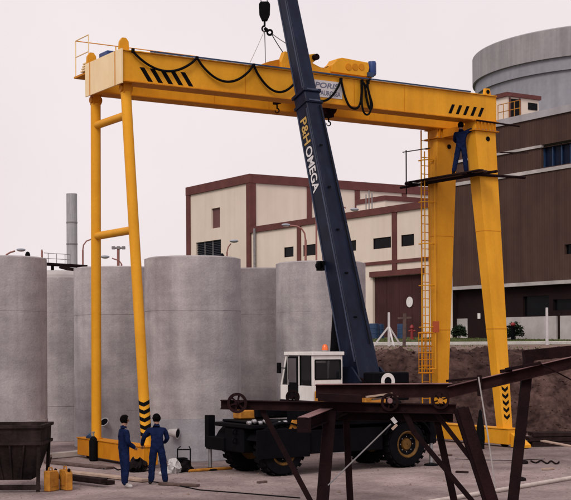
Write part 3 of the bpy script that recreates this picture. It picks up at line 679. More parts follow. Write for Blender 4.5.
# ladder with hoops on the far right leg
lu = UR-.72; lv0 = 37.62
def lp(px, py): return on_v(px, py, lv0)
zl0, zl1 = 2.62, ZB-.05
for du in (-.17, .17):
    mb = MB(); mb.tube([(lu+du, lv0, .75), (lu+du, lv0, zl1)], .025, 6); mb.build('ladder_rail', 'yellow', gan)
mb = MB(); mb.tube([(lu-.24, lv0-.28, zl0), (lu-.24, lv0-.28, zl1-.8)], .022, 6); mb.tube([(lu+.12, lv0-.40, zl0), (lu+.12, lv0-.40, zl1-.8)], .022, 6); mb.build('cage_bar', 'yellow', gan)
z = .95
while z < zl1-.1:
    mb = MB(); mb.tube([(lu-.17, lv0, z), (lu+.17, lv0, z)], .016, 6); mb.build('rung', 'yellow_dark', gan); z += .3
z = zl0
i = 0
while z < zl1-.7:
    pts = [Vector((lu-.17, lv0, z))] + [Vector((lu + .26*math.cos(a)-.02, lv0-.08+.34*math.sin(a), z)) for a in [rad(160+20*k) for k in range(11)]] + [Vector((lu+.17, lv0, z))]
    mb = MB(); mb.tube(pts, .022, 6); mb.build('cage_hoop', 'yellow', gan); i += 1
    z += 1.5
# gate cage at the ladder foot
ca = on_v(419, 373, lv0-.4); cb = on_v(432, 333, lv0-.4)
for k in range(6):
    x = ca.x+(cb.x-ca.x)*k/5; mb = MB(); mb.tube([(x, lv0-.4, ca.z), (x, lv0-.4, cb.z)], .016, 5); mb.build('cage_bar', 'yellow_dark', gan)
for k in range(7):
    z = ca.z+(cb.z-ca.z)*k/6; mb = MB(); mb.tube([(ca.x-.02, lv0-.4, z), (cb.x+.05, lv0-.4, z)], .018 if k % 6 else .03, 5); mb.build('cage_bar', 'yellow_dark', gan)
mb = MB(); mb.box((lu+.0, lv0-.44, cb.z+.02), (lu+.26, lv0-.38, cb.z+.42)); gbx = mb.build('gate_panel', 'orange_red', gan); gbx['label'] = 'orange red panel at the ladder foot'
# handrail platform at the far left end
fu = G0+.2
v_o, v_i = on_u(75.5, 41, fu).y, on_u(88.5, 37, fu).y
zt_, zm_, zb_ = on_u(75.5, 41, fu).z, on_u(75.5, 57.5, fu).z, on_u(75.5, 77, fu).z
for h in (zt_, zm_):
    mb = MB(); mb.tube([(fu, v_o, h), (fu, v_i, h)], .018, 6); mb.build('hand_rail', 'cream_plate', gan)
for v in (v_o, v_i):
    mb = MB(); mb.tube([(fu, v, zb_), (fu, v, zt_)], .018, 6); mb.build('rail_post', 'cream_plate', gan)
mb = MB(); mb.tube([(fu, v_o, zt_), (fu+4.4, v_o, zt_)], .016, 6); mb.build('hand_rail', 'yellow', gan)
for k in range(1, 4):
    mb = MB(); mb.tube([(fu+1.4*k, v_o, zb_), (fu+1.4*k, v_o, zt_)], .016, 6); mb.build('rail_post', 'yellow', gan)
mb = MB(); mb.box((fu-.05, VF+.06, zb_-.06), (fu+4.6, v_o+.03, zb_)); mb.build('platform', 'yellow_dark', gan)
for k in range(4):
    mb = MB(); mb.box((fu-.10, v_i-.02+.0*k, zb_+.02+.07*k), (fu+.2, v_i+.42-.06*k, zb_+.07+.07*k)); mb.build('junction_box', 'cream_plate', gan, bevel=.01)
# sign board on the girder
a = on_v(313, 79, VN-.02); b = on_v(342.5, 98, VN-.02)
sg0, sg1 = on_v(312.5, 89, VN-.02).x, on_v(342.3, 89, VN-.02).x; sz1, sz0 = on_v(327, 80.8, VN-.02).z, on_v(327, 97.5, VN-.02).z
mb = MB(); mb.box((sg0, VN-.02, sz0), (sg1, VN-.003, sz1)); sign = mb.build('sign_board', 'sign_white', gan); sign['label'] = 'white sign board with dark lettering'
hh = sz1-sz0; ww = sg1-sg0
place_text('PORIS', hh*.44, (sg0+ww*.08, VN-.021, sz0+hh*.56), (1, 0, 0), (0, 0, 1), 'ink', gan, width=ww*.80, shear=.2)
place_text('A.TAUROSSA', hh*.40, (sg0+ww*.04, VN-.021, sz0+hh*.12), (1, 0, 0), (0, 0, 1), 'ink', gan, width=ww*.90)

# ---- hoist trolley on the girders
def gx(px, py=65): return on_v(px, py, VN+.29).x
tr = thing('hoist_trolley', 'yellow hoist trolley with blue motor on top of the gantry girders', 'hoist trolley', (gx(330), (VN+VF)/2, ZTP+.06))
x0, x1 = gx(283), gx(370)
for v in (VN+.29, VF-.29):
    mb = MB(); mb.box((x0, v-.1, ZTP+.10), (x1, v+.1, ZTP+.24)); mb.build('end_carriage', 'yellow', tr, bevel=.01)
    for x in (x0+.35, x1-.35, (x0+x1)/2):
        mb = MB(); mb.lathe([(.03, -.06), (.15, -.06), (.15, -.04), (.125, -.035), (.125, .06), (.03, .06)], (x, v, ZTP+.19), 20, V); mb.build('wheel', 'rust_dark', tr, smooth=True)
def hz(px, py): return on_v(px, py, VN+.2)
def side_plate(pts, v, t, m, nm): return MB().prism([Vector((p.x, v, p.z)) for p in pts], (0, t, 0)).build(nm, m, tr, bevel=.01)
# left winch housing: stepped silhouette
side_plate([hz(*p) for p in ((281, 72), (281, 62), (285, 51), (291, 53), (303, 57), (308, 54.5), (315, 53.5), (316, 60), (312, 63), (318, 66), (324, 69), (330, 66), (334, 67), (334, 74))], VN+.2, .22, 'yellow', 'winch_housing')
side_plate([hz(*p) for p in ((258, 66), (270, 61), (281, 58.5), (281, 69)) ], VN+.3, .3, 'yellow_dark', 'winch_cover')
# right gearbox housing
side_plate([hz(*p) for p in ((330, 72), (331, 65), (334, 63), (336, 59), (341, 58), (367, 63), (368, 68), (366, 77))], VN+.12, .5, 'yellow', 'gear_housing')
for px in (347, 353.5, 360):
    c = hz(px, 67.2); mb = MB(); mb.lathe([(.06, 0), (.11, 0), (.11, .02), (.06, .02)], (c.x, VN+.10, c.z), 18, V); mb.build('cover_ring', 'yellow_dark', tr)
mb = MB(); c = hz(349, 66); mb.lathe([(.22, 0), (.22, 1.3)], (c.x, VN+.75, ZTP+.40), 24, V); mb.build('rope_drum', 'grey_steel', tr, smooth=True)
mb = MB(); mb.box((x0+.3, VN+.45, ZTP+.25), (x1-.3, VF-.45, ZTP+.33)); mb.build('deck', 'yellow_dark', tr)
c = hz(372, 67); mb = MB(); mb.lathe([(.02, -.3), (.12, -.3), (.14, -.24), (.14, .1), (.12, .16), (.02, .16)], (c.x, VN+.2, c.z+.02), 20, UP); mb.build('motor', 'blue', tr, smooth=True)
c = hz(369, 75); mb = MB(); mb.box((c.x-.14, VN+.05, c.z-.08), (c.x+.1, VN+.3, c.z+.06)); mb.build('motor_bracket', 'blue_drum', tr)
c = hz(314.5, 57.5); mb = MB(); mb.lathe([(.03, 0), (.1, 0), (.1, .25), (.03, .25)], (c.x, VN+.05, c.z), 16, V); mb.build('sheave', 'rust_dark', tr, smooth=True)
# its hooks below the girders, hanging between them
VM = (VN+VF)/2
def hook_shape(mb, top, s, axis):
    pts = []
    for k in range(13):
        a = rad(95-k*24); pts.append(top + Vector((0, 0, -s*1.45)) + axis*(s*.42*math.cos(a)) + UP*(s*.45*math.sin(a)))
    return mb.tube([top, top-UP*s*.95]+pts, s*.17, 10, r1=s*.08)
def hook_block(px0, py0, py1, s, parent, big=True):
    t = on_v(px0, py0, VM); b = on_v(px0, py1, VM)
    for du in (-.09, .09):
        mb = MB(); mb.tube([(t.x+du, VM, t.z), (t.x+du, VM, ZTP+.3)], .012, 5); mb.build('hoist_rope', 'black', parent)
    mb = MB(); mb.lathe([(.03, -.11), (.24*s, -.11), (.24*s, .11), (.03, .11)], (t.x, VM, t.z-.12*s), 24, V); bl = mb.build('hook_block', 'rust', parent, smooth=True)
    mb = MB(); mb.box((t.x-.11*s, VM-.15, t.z-.42*s), (t.x+.11*s, VM+.15, t.z-.02)); mb.build('cheek_plate', 'rust_dark', bl, bevel=.01)
    mb = MB(); hook_shape(mb, Vector((t.x, VM, t.z-.40*s)), (t.z-.40*s-b.z)/1.95, RT); mb.build('hook', 'black', bl, smooth=True)
hook_block(328.5, 103, 126, 1.15, tr)
hook_block(277, 95, 113, .7, tr)
# ---- festoon cable
fe = []
top = [(133, 51.5), (197, 58.5), (253.5, 66), (301, 74), (341, 81)]; sags = [(170, 71.5), (230, 82), (279, 92), (319, 100.5)]
pts = []
VC = VN-.10
for (a, b), sgp in zip(zip(top, top[1:]), sags):
    A, B, S_ = on_v(*a, VC), on_v(*b, VC), on_v(*sgp, VC)
    sag = (A.z+B.z)/2-S_.z
    c = catenary(A, B, sag, 14); pts += c if not pts else c[1:]
for p in ((342.5, 87), (345.5, 98), (350, 106.5), (356, 108.5), (360, 104), (361.5, 93), (361.5, 84), (363, 82.5), (365, 86), (366.5, 98), (369, 107), (371, 109), (372, 104), (369, 93), (367.5, 84), (370, 79)):
    pts.append(on_v(*p, VC))
fc = thing('festoon_cable', 'thick black festoon cable hanging in loops along the near girder', 'cable', on_v(133, 51.5, VC))
mb = MB(); mb.tube(smooth_path(pts), .038, 8); mb.build('cable', 'rubber', fc, smooth=True)
for p in top+[(362, 82.5), (368, 83)]:
    c = on_v(*p, VC); mb = MB(); mb.box((c.x-.035, VC-.045, c.z-.03), (c.x+.035, VC+.045, min(c.z+.1, ZTP+.04))); mb.build('cable_carrier', 'black', fc)
c = on_v(366, 112, VC); mb = MB(); mb.tube(smooth_path([on_v(*p, VC-.06) for p in ((362.5, 84), (361.8, 100), (363, 110), (366, 114.5), (369.5, 113), (371, 106), (369.5, 95), (366.5, 84))]), .034, 8); mb.build('cable_loop', 'rubber', fc, smooth=True)

# ================================================================== ROUGH TERRAIN CRANE
W0, W1 = 18.85, 23.03; CN, CF = 30.28, 32.0     # wheel lines
cr = thing('mobile_crane', 'dark navy mobile crane with white cab and long raised boom', 'mobile crane', ((W0+W1)/2, (CN+CF)/2, 0))
def wheel(u, v, out):
    R = .68
    w = MB(); w.lathe([(.34, -.24), (.5, -.25), (.62, -.22), (R-.02, -.15), (R, 0), (R-.02, .15), (.62, .22), (.5, .25), (.34, .24)], (u, v, R-.01), 40, V, cap=False)
    for k in range(22):
        a = 2*math.pi*k/22
        for sg in (-1, 1):
            a2 = a + (.07 if sg > 0 else -.07)
            c = Vector((u+math.cos(a2)*(R-.005), v+sg*.1, R-.01+math.sin(a2)*(R-.005))); dd = Vector((math.cos(a2), 0, math.sin(a2)))
            w.beam(c-V*.1*sg+Vector((-math.sin(a), 0, math.cos(a)))*.04, c+V*.12*sg, .10, .035, dd)
    ty = w.build('wheel', 'rubber', cr, smooth=True)
    s = -1 if out < 0 else 1
    mb = MB(); mb.lathe([(.35, -.2), (.36, .235), (.385, .25), (.36, .262), (.33, .24), (.29, .17), (.17, .13), (.15, .20), (.02, .21), (.015, .1)], (u, v, R-.01), 32, V*s); mb.build('rim', 'rim_yellow', ty, smooth=True)
    mb = MB(); mb.lathe([(.19, .155), (.30, .195), (.305, .20), (.19, .165)], (u, v, R-.01), 32, V*s, cap=False); mb.build('rim_disc', 'carrier', ty, smooth=True)
    mb = MB()
    for k in range(8):
        a = 2*math.pi*k/8; mb.lathe([(.018, .13), (.018, .18)], Vector((u+.22*math.cos(a), v, R-.01+.22*math.sin(a))), 6, V*s)
    mb.build('wheel_nuts', 'grey_steel', ty)
for u in (W0, W1):
    wheel(u, CN, -1); wheel(u, CF, 1)
cl, crr = W0-.92, W1+1.15
mb = MB(); mb.box((cl, CN+.35, .62), (crr, CF-.35, 1.28)); mb.build('chassis', 'carrier', cr, bevel=.03)
mb = MB(); mb.box((cl-.05, CN-.15, 1.29), (crr, CF+.15, 1.40)); mb.build('deck', 'carrier', cr, bevel=.02)
for u in (W0, W1):
    for v0, v1 in ((CN-.28, CN+.3), (CF-.3, CF+.28)):
        mb = MB(); mb.prism([Vector((u+.9*math.cos(a), v0, .72+.74*math.sin(a))) for a in [rad(20+14*k) for k in range(11)]] + [Vector((u+.85*math.cos(a), v0, .72+.70*math.sin(a))) for a in [rad(160-14*k) for k in range(11)]], (0, v1-v0, 0)); mb.build('fender', 'carrier', cr)
mb = MB(); mb.box((cl+.15, CN-.05, 1.41), (W0+.35, CF+.05, 1.47)); mb.build('engine_cover', 'carrier', cr, bevel=.02)
mb = MB(); p = on_v(236, 420, CF-.2); mb.box((p.x-.05, CF-.5, 1.48), (p.x+.5, CF-.1, 1.72)); mb.build('deck_box', 'can_yellow', cr, bevel=.03)
mb = MB(); mb.box((W0+.55, CN-.1, 1.41), (crr-.25, CN+.5, 1.78)); mb.build('equipment_locker', 'carrier', cr, bevel=.03)
mb = MB(); mb.box((W0-.05, CF-.6, 1.48), (crr-.3, CF+.1, 1.85)); mb.build('fuel_tank', 'carrier', cr, bevel=.05)
mb = MB(); mb.box((W0-.9, CN-.34, .5), (W0+.78, CN-.28, 1.27)); mb.build('side_skirt', 'carrier', cr, bevel=.01)
mb = MB(); mb.box((W0+.8, CN-.2, .55), (W1-.85, CN+.32, 1.2)); mb.build('tool_locker', 'carrier', cr, bevel=.02)
for px, py in ((249, 423), (254, 421.5), (260, 423), (265, 421.5), (279, 423.5), (285, 422.5)):
    p = on_v(px, py, CN-.05); mb = MB(); mb.lathe([(.02, -.06), (.055, -.05), (.06, .05), (.02, .08)], p, 14, -V); mb.build('headlight', 'steel', cr, smooth=True)
# yellow hazard panels
def ypanel(pts, v): 
    MB().prism([on_v(*p, v) for p in pts], (0, .05, 0)).build('warning_panel', 'can_yellow', cr)
ypanel([(286, 437), (293, 420), (300, 420), (303, 438)], CN-.22)
p0 = on_v(417, 425, CN+.4)
# outriggers: front pair
def outrigger(u, v_in, v_out, up):
    s = 1 if v_out > v_in else -1
    mb = MB(); mb.box((u-.14, min(v_in, v_out), .62), (u+.14, max(v_in, v_out), .98)); o = mb.build('outrigger_beam', 'carrier', cr, bevel=.015)
    mb = MB(); mb.box((u-.11, v_out+.0*s-.11, .66), (u+.11, v_out+.11, up)); mb.build('jack_housing', 'carrier', o, bevel=.01)
    mb = MB(); mb.tube([(u, v_out, .04), (u, v_out, .7)], .055, 14); mb.build('jack_rod', 'steel', o, smooth=True)
    mb = MB(); mb.lathe([(.03, .012), (.22, .012), (.2, .05), (.06, .08), (.05, .1)], (u, v_out, 0), 18); mb.build('foot_pad', 'carrier', o, smooth=True)
pf = on_z(210, 475, 0)
outrigger(cl+.08, CF-.4, 32.62, 1.56)
outrigger(crr-.2, CF-.4, CF+.35, 1.5)
outrigger(crr-.2, CN+.4, CN-.1, 1.3)
# brackets with eyes at the front
for px, py in ((235, 432), (235, 441)):
    p = on_u(px, py, cl-.06); mb = MB(); mb.lathe([(.05, -.02), (.09, -.02), (.09, .02), (.05, .02)], p, 16, V, cap=False); mb.build('towing_eye', 'carrier', cr)
# superstructure
UB = 21.83; BV = 30.6; BZ = 2.66
TC = Vector((UB-.35, 31.35, 0))
mb = MB(); mb.lathe([(.75, 0), (.78, .05), (.78, .16), (.7, .2)], TC+UP*1.41, 32); mb.build('turntable', 'carrier', cr, smooth=True)
mb = MB(); mb.box((UB-1.0, 30.0, 1.63), (UB+.75, 32.4, 1.95)); mb.build('slew_platform', 'navy', cr, bevel=.03)
for du in (-.52, .46):
    mb = MB(); mb.prism([Vector((UB+du, v, z)) for v, z in ((29.9, 1.96), (31.9, 1.96), (31.2, 2.5), (30.9, 2.9), (30.4, 2.9), (29.95, 2.5))], (.06, 0, 0)); mb.build('boom_bracket', 'navy', cr)
ca, cb = on_v(366, 372.5, 29.75), on_v(402, 392, 29.75)
cwt = MB().box((ca.x, 29.4, 1.97), (cb.x, 29.9, ca.z)).build('counterweight', 'carrier', cr, bevel=.03)
c = on_v(388, 381.5, 29.39); mb = MB(); mb.lathe([(.125, 0), (.235, 0), (.235, .012), (.125, .012)], (c.x, 29.398, c.z), 32, -V, cap=False); rg = mb.build('ring_mark', 'white_paint', cwt); rg['label'] = 'white ring painted on the counterweight'
# winch
mb = MB(); mb.lathe([(.05, -.35), (.3, -.35), (.3, -.3), (.2, -.3), (.2, .3), (.3, .3), (.3, .35), (.05, .35)], (UB-.02, 30.2, 2.3), 24, U); mb.build('winch_drum', 'rust_dark', cr, smooth=True)
mb = MB(); a = on_v(336, 386, 29.7); mb.box((a.x-.45, 29.66, 1.97), (a.x+.3, 30.1, 2.26)); mb.build('yellow_box', 'can_yellow', cr, bevel=.02)
mb = MB(); a = on_v(366, 393, 29.45); mb.box((a.x-.2, 29.2, 1.90), (a.x+.5, 29.38, 2.1)); mb.build('yellow_box', 'can_yellow', cr, bevel=.02)
# boom
ptop = on_u(287.5, 0, UB); bd = (ptop-Vector((UB, BV, BZ))).normalized(); B0 = Vector((UB, BV, BZ)); bn = U.cross(bd)   # bn: points to the boom's back (towards -V, up)
if bn.y > 0: bn = -bn
def boom_pt(py_target):
    lo_, hi_ = 0, 25
    for _ in range(40):
        m = (lo_+hi_)/2; p = B0+bd*m; dd = (p-CAM).dot(FW); y = HOR_Y-(p.z-CAM_H)/dd*F_PX
        if y > py_target: lo_ = m
        else: hi_ = m
    return lo_
L1 = boom_pt(95); TIP = (36.1-BV)/bd.y
def bsec(l0, l1, w0, h0, w1=None, h1=None, m='navy', off=0.0, name='boom_section', bev=.02):
    mb = MB(); mb.beam(B0+bd*l0+bn*off, B0+bd*l1+bn*off, w0, h0, bn, w1, h1); return mb.build(name, m, cr, bevel=bev)
b1 = bsec(-.35, L1, .76, .74, .54, .62)
b2 = bsec(L1+.002, TIP, .46, .52, .38, .44)
for l, w, h in ((L1-.05, .64, .72), (L1-.42, .62, .70)):
    mb = MB(); mb.beam(B0+bd*l, B0+bd*(l+.10), w, h, bn); mb.build('collar', 'navy', b1, bevel=.01)
for l in (L1-.02, L1-.38):
    mb = MB(); mb.beam(B0+bd*l+bn*.362, B0+bd*(l+.05)+bn*.362, .4, .012, bn); mb.build('wear_pad', 'navy_light', b1)
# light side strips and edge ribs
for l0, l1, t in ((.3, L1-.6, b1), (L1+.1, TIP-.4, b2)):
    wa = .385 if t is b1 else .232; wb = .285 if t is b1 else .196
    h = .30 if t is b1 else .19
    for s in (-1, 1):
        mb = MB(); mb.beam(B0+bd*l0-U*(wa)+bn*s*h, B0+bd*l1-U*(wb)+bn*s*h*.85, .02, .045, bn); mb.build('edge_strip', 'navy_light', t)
for k in range(5):
    l = 1.6+k*1.35; mb = MB(); mb.beam(B0+bd*l-U*.1+bn*.372, B0+bd*(l+.04)-U*.1+bn*.372, .1, .03, bn); mb.build('hose_clip', 'carrier', b1)
mb = MB(); mb.tube([B0+bd*.8+U*.2+bn*.40, B0+bd*(L1-.5)+U*.16+bn*.345], .018, 6); mb.build('hose', 'rubber', b1)
# boom tip (out of frame): sheave head
hk = on_v(264, 10, 36.0)
tipc = B0+bd*(TIP-.1)
mb = MB(); mb.beam(tipc, tipc+V*.55-U*.0+UP*.1, .3, .5); mb.build('boom_head', 'navy', cr, bevel=.02)
mb = MB(); mb.lathe([(.03, -.1), (.2, -.1), (.2, .1), (.03, .1)], tipc+V*.5, 20, U); mb.build('head_sheave', 'rust_dark', cr, smooth=True)
# lettering down the side of the boom
def side_pt(l, t): 
    w = .38+(.27-.38)*max(0, l)/L1
    return B0+bd*l-U*(w+.006)+bn*t
tl = (boom_pt(190)-boom_pt(113)); s0 = boom_pt(119.5); gl = boom_pt(119.5)-boom_pt(144.5); ol = boom_pt(148)-boom_pt(190)
def boom_text(body, l_start, length, m, size):
    l_end = l_start-length; mid = -size*.36
    p = side_pt(l_start, mid); q2 = side_pt(l_end, mid)
    place_text(body, size, p, q2-p, bn, m, cr, width=length, depth=.003)
boom_text('P&H', s0, gl, 'gold', .46); boom_text('OMEGA', boom_pt(147.5), boom_pt(147.5)-boom_pt(192), 'white_letter', .46)
# lamp bracket and lift cylinder
p = side_pt(boom_pt(262), -.36); mb = MB(); mb.box(p-Vector((.16, .1, .14)), p+Vector((.02, .12, .14))); mb.lathe([(.1, 0), (.1, .1)], p+Vector((-.18, 0, 0)), 14, -V); mb.build('work_lamp', 'black', cr)
mb = MB(); mb.tube([(UB, 32.1, 1.9), (B0+bd*2.2-bn*.5)], .16, 18); mb.build('lift_cylinder', 'carrier', cr, smooth=True)
mb = MB(); mb.tube([(B0+bd*1.9-bn*.62), (B0+bd*3.4-bn*.38)], .09, 14); mb.build('lift_rod', 'steel', cr, smooth=True)
# cab
c0, c1_ = 19.97, 20.96; vR, vFr = 30.3, 31.95; zc0, zc1 = 1.97, 3.33
cab = MB()
prof = [(vR, zc0), (vFr+.05, zc0), (vFr+.05, zc0+.55), (vFr-.28, zc1), (vR, zc1)]
pill = .07
def cab_panel(pts_list, x, t, nm='cab_panel', m='white_paint'):
    mb = MB(); mb.prism([Vector((x, v, z)) for v, z in pts_list], (t, 0, 0)); return mb.build(nm, m, cr)
# shell built of pillars, sills and roof so the windows are real openings
sh_ = MB()
sh_.box((c0, vR, zc0), (c1_, vFr+.05, zc0+.42))                        # lower body
sh_.box((c0-.04, vR-.05, zc1-.10), (c1_+.03, vFr-.2, zc1))             # roof
for x in (c0, c1_-pill):
    sh_.box((x, vR, zc0+.42), (x+pill, vR+.09, zc1-.1))               # rear pillar
    sh_.beam((x+pill/2, vFr+.01, zc0+.42), (x+pill/2, vFr-.27, zc1-.08), pill, .07, U)   # raked front pillar
    sh_.box((x, 30.98, zc0+.42), (x+pill, 31.06, zc1-.1))             # door pillar
sh_.box((c0+pill, vR, zc0+.421), (c1_-pill, vR+.05, zc0+.60))          # rear sill
sh_.box((c0+pill, vR, zc1-.22), (c1_-pill, vR+.05, zc1-.101))
sh_ = sh_.build('cab_shell', 'white_paint', cr, bevel=.012)
mb = MB(); mb.box((c0+pill, vR+.02, zc0+.60), (c1_-pill, vR+.03, zc1-.22)); wv = mb.build('rear_window', 'cab_glass', cr)
mb = MB(); mb.box((c0+pill-.01, vR-.008, zc0+.585), (c1_-pill+.01, vR-.001, zc0+.62)); mb.box((c0+pill-.01, vR-.008, zc1-.245), (c1_-pill+.01, vR-.001, zc1-.215)); mb.box((c0+pill-.02, vR-.008, zc0+.621), (c0+pill+.02, vR-.001, zc1-.246)); mb.box((c1_-pill-.02, vR-.008, zc0+.621), (c1_-pill+.02, vR-.001, zc1-.246)); mb.build('seal', 'rubber', wv)
mb = MB(); mb.box((c0+.02, vR+.1, zc0+.42), (c0+.03, 30.97, zc1-.1)); mb.build('side_window', 'cab_glass', cr)
mb = MB()
for (a, b, c, d) in ((vR+.09, vR+.13, zc0+.42, zc1-.1), (30.94, 30.98, zc0+.42, zc1-.1)): mb.box((c0-.002, a, c), (c0+.02, b, d))
mb.build('window_frame', 'rubber', cr)
dmb = MB(); dmb.prism([Vector((c0-.035, v, z)) for v, z in ((31.05, zc0+.03), (31.54, zc0+.03), (31.54, zc1-.13), (31.05, zc1-.13))], (.03, 0, 0)); do = dmb.build('cab_door', 'rubber', cr)
mb = MB(); mb.box((c0-.042, 31.10, zc0+.5), (c0-.036, 31.50, zc1-.18)); mb.build('door_pane', 'glass_door', do)
mb = MB(); mb.box((c0-.06, 31.46, zc0+.42), (c0-.036, 31.49, zc0+.58)); mb.build('handle', 'steel', do)
sq = MB(); sq.box((c0, 31.55, zc0+.421), (c0+pill, 31.61, zc1-.1)); sq.build('door_pillar', 'white_paint', cr)
mb = MB(); mb.prism([Vector((c0+.02, v, z)) for v, z in ((31.62, zc0+.43), (31.93, zc0+.43), (31.70, zc1-.14), (31.62, zc1-.14))], (.01, 0, 0)); mb.build('quarter_window', 'cab_glass', cr)
mb = MB(); mb.box((c0-.01, vR-.02, zc0-.12), (c1_+.01, vFr+.07, zc0-.002)); mb.build('cab_skirt', 'carrier', cr)
mb = MB(); mb.prism([Vector((c0+pill, vFr, zc0+.45)), Vector((c1_-pill, vFr, zc0+.45)), Vector((c1_-pill, vFr-.26, zc1-.1)), Vector((c0+pill, vFr-.26, zc1-.1))], (0, .008, .003)); mb.build('windscreen', 'cab_glass', cr)
mb = MB(); mb.box((c0+.25, 30.75, zc0+.42), (c0+.75, 31.25, zc0+.55)); mb.box((c0+.25, 30.70, zc0+.55), (c0+.75, 30.8, zc0+1.05)); mb.build('seat', 'black', cr, bevel=.02)
bl = on_v(325, 348, 30.85); mb = MB(); mb.lathe([(.02, 0), (.09, 0), (.09, .05), (.075, .12), (.04, .165), (.01, .17)], (bl.x, 30.85, zc1+.04), 20); be = mb.build('beacon', 'orange_lamp', cr, smooth=True)
mb = MB(); mb.lathe([(.02, 0), (.10, 0), (.10, .04), (.02, .04)], (bl.x, 30.85, zc1), 20); mb.build('beacon_base', 'grey_steel', be, smooth=True)
mb = MB(); mb.box((c0-.12, 31.85, zc0+.75), (c0-.06, 32.0, zc0+1.05)); mb.tube([(c0-.09, 31.9, zc0+.9), (c0+.01, 31.75, zc0+.9)], .012, 5); mb.build('mirror', 'black', cr)

# ---- crane hook block over the girder
hb = on_v(264.5, 2, 36.0)
hkb = thing('crane_hook_block', 'black crane hook block hanging left of the boom above the girder', 'hook block', (hb.x, 36.0, hb.z-.9))
zt_ = on_v(264.5, 2, 36.0).z; zb2 = on_v(264.5, 20.5, 36.0).z
e1 = RT
def hp_(dx, z): return Vector((hb.x, 36.0, z)) + e1*dx
for s in (-1, 1):
    mb = MB(); mb.prism([hp_(-.18, zt_-.08)+FW*.1*s, hp_(-.12, zt_)+FW*.1*s, hp_(.12, zt_)+FW*.1*s, hp_(.18, zt_-.08)+FW*.1*s, hp_(.17, zb2+.2)+FW*.1*s, hp_(.08, zb2)+FW*.1*s, hp_(-.08, zb2)+FW*.1*s, hp_(-.17, zb2+.2)+FW*.1*s], FW*.03); mb.build('cheek_plate', 'black', hkb, bevel=.008)
mb = MB(); mb.lathe([(.03, -.09), (.17, -.09), (.13, 0), (.17, .09), (.03, .09)], hp_(0, zt_-.22), 24, FW); mb.build('sheave', 'carrier', hkb, smooth=True)
mb = MB(); hook_shape(mb, hp_(0, zb2+.03), .2, -RT); mb.build('hook', 'black', hkb, smooth=True)
for dx in (-.1, .1):
    mb = MB(); mb.tube([hp_(dx, zt_-.1), Vector((UB, 36.55, tipc.z-.1))+e1*dx*.5], .013, 5); mb.build('hoist_rope', 'black', hkb)
hbot = hp_(.0, zb2-.3)
# shackle and slings
def sling(px, py, v, label, m='black', r=.012, start=None):
    e = on_v(px, py, v); s = start or hbot
    single(MB().tube(catenary(s, e, .02, 5), r, 6), 'lifting_sling', m, label, 'sling', e, 'wire slings from the crane hook')
sk = on_v(271, 33, 36.0)
mb = MB(); mb.tube([hbot+Vector((0, 0, .06)), hbot.lerp(sk, .55)], .055, 8); mb.lathe([(.05, -.03), (.11, -.03), (.11, .03), (.05, .03)], hbot.lerp(sk, .8), 14, FW, cap=False); single(mb, 'shackle', 'black', 'black shackle under the crane hook', 'shackle', sk, smooth=True)
sling(249.5, 63.5, VN+.3, 'thin wire sling slanting from crane hook down to girder, leftmost', 'rope', .009)
sling(265.5, 63, VF-.3, 'wire sling hanging almost straight from crane hook to girder', 'black', .012)
sling(283.5, 53, VN+.3, 'wire sling from hook shackle down to trolley housing', 'black', .014, sk)
sling(294, 48, VN+.5, 'wire sling from hook shackle to trolley, running behind the boom', 'grey_steel', .014, sk)

# ================================================================== FOREGROUND STEEL TRESTLE
TD = 23.4
tre = thing('steel_trestle', 'rusty brown steel trestle frame with small spoked wheels in the foreground', 'steel frame', at_d(400, 543, TD)*1)
tre.location.z = 0
def T(px, py, D=TD): return at_d(px, py, D)
def tb(a, b, w, h, m='rust', nm='beam', sec='box', up=UP):
    mb = MB(); (mb.ibeam(a, b, w, h, .016, up) if sec == 'i' else mb.beam(a, b, w, h, up)); return mb.build(nm, m, tre, bevel=(.006 if sec == 'box' else 0))
tb(T(221, 404.5, TD+.5), T(456, 409, TD-.1), .16, .17, 'rust_mid', 'beam', 'i')                # long lower beam, its shade put into a darker rust
tb(T(316, 391.5, TD+.55), T(452, 390.5, TD+.1), .14, .24, 'rust', 'beam', 'i')              # upper channel
tb(T(316, 384.6, TD+.52), T(452, 383.6, TD+.07), .17, .02, 'rust_lit', 'flange')  # top flange, its highlight painted as a paler rust
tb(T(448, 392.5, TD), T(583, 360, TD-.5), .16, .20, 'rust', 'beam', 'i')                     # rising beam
tb(T(448, 386.6, TD), T(583, 354.2, TD-.5), .19, .018, 'rust_lit', 'flange')  # flange of the rising beam, highlight painted in as well
tb(T(523, 356, TD+.2), T(583, 350, TD+.2), .18, .2, 'rust_mid')
ground_l1 = at_d(503, 545, TD-.1); ground_l1.z = 0
tb(T(459, 408, TD-.05), ground_l1+RT*.0, .20, .19, 'rust_dark', 'leg', 'box', FW)
tb(T(463, 408, TD-.17), ground_l1-FW*.12+RT*.05, .03, .2, 'rust_mid', 'leg_flange', 'box', RT)
g2 = at_d(503, 545, TD-.3); g2.z = 0
tb(T(529, 355, TD-.1), g2+RT*.06-FW*.14, .17, .16, 'rust_dark', 'leg', 'box', FW)
g3 = at_d(319, 545, TD+.2); g3.z = 0
tb(T(330, 410, TD+.2), g3, .22, .18, 'rust_dark', 'leg', 'box', FW)
g4 = at_d(318, 545, TD+1.6); g4.z = 0
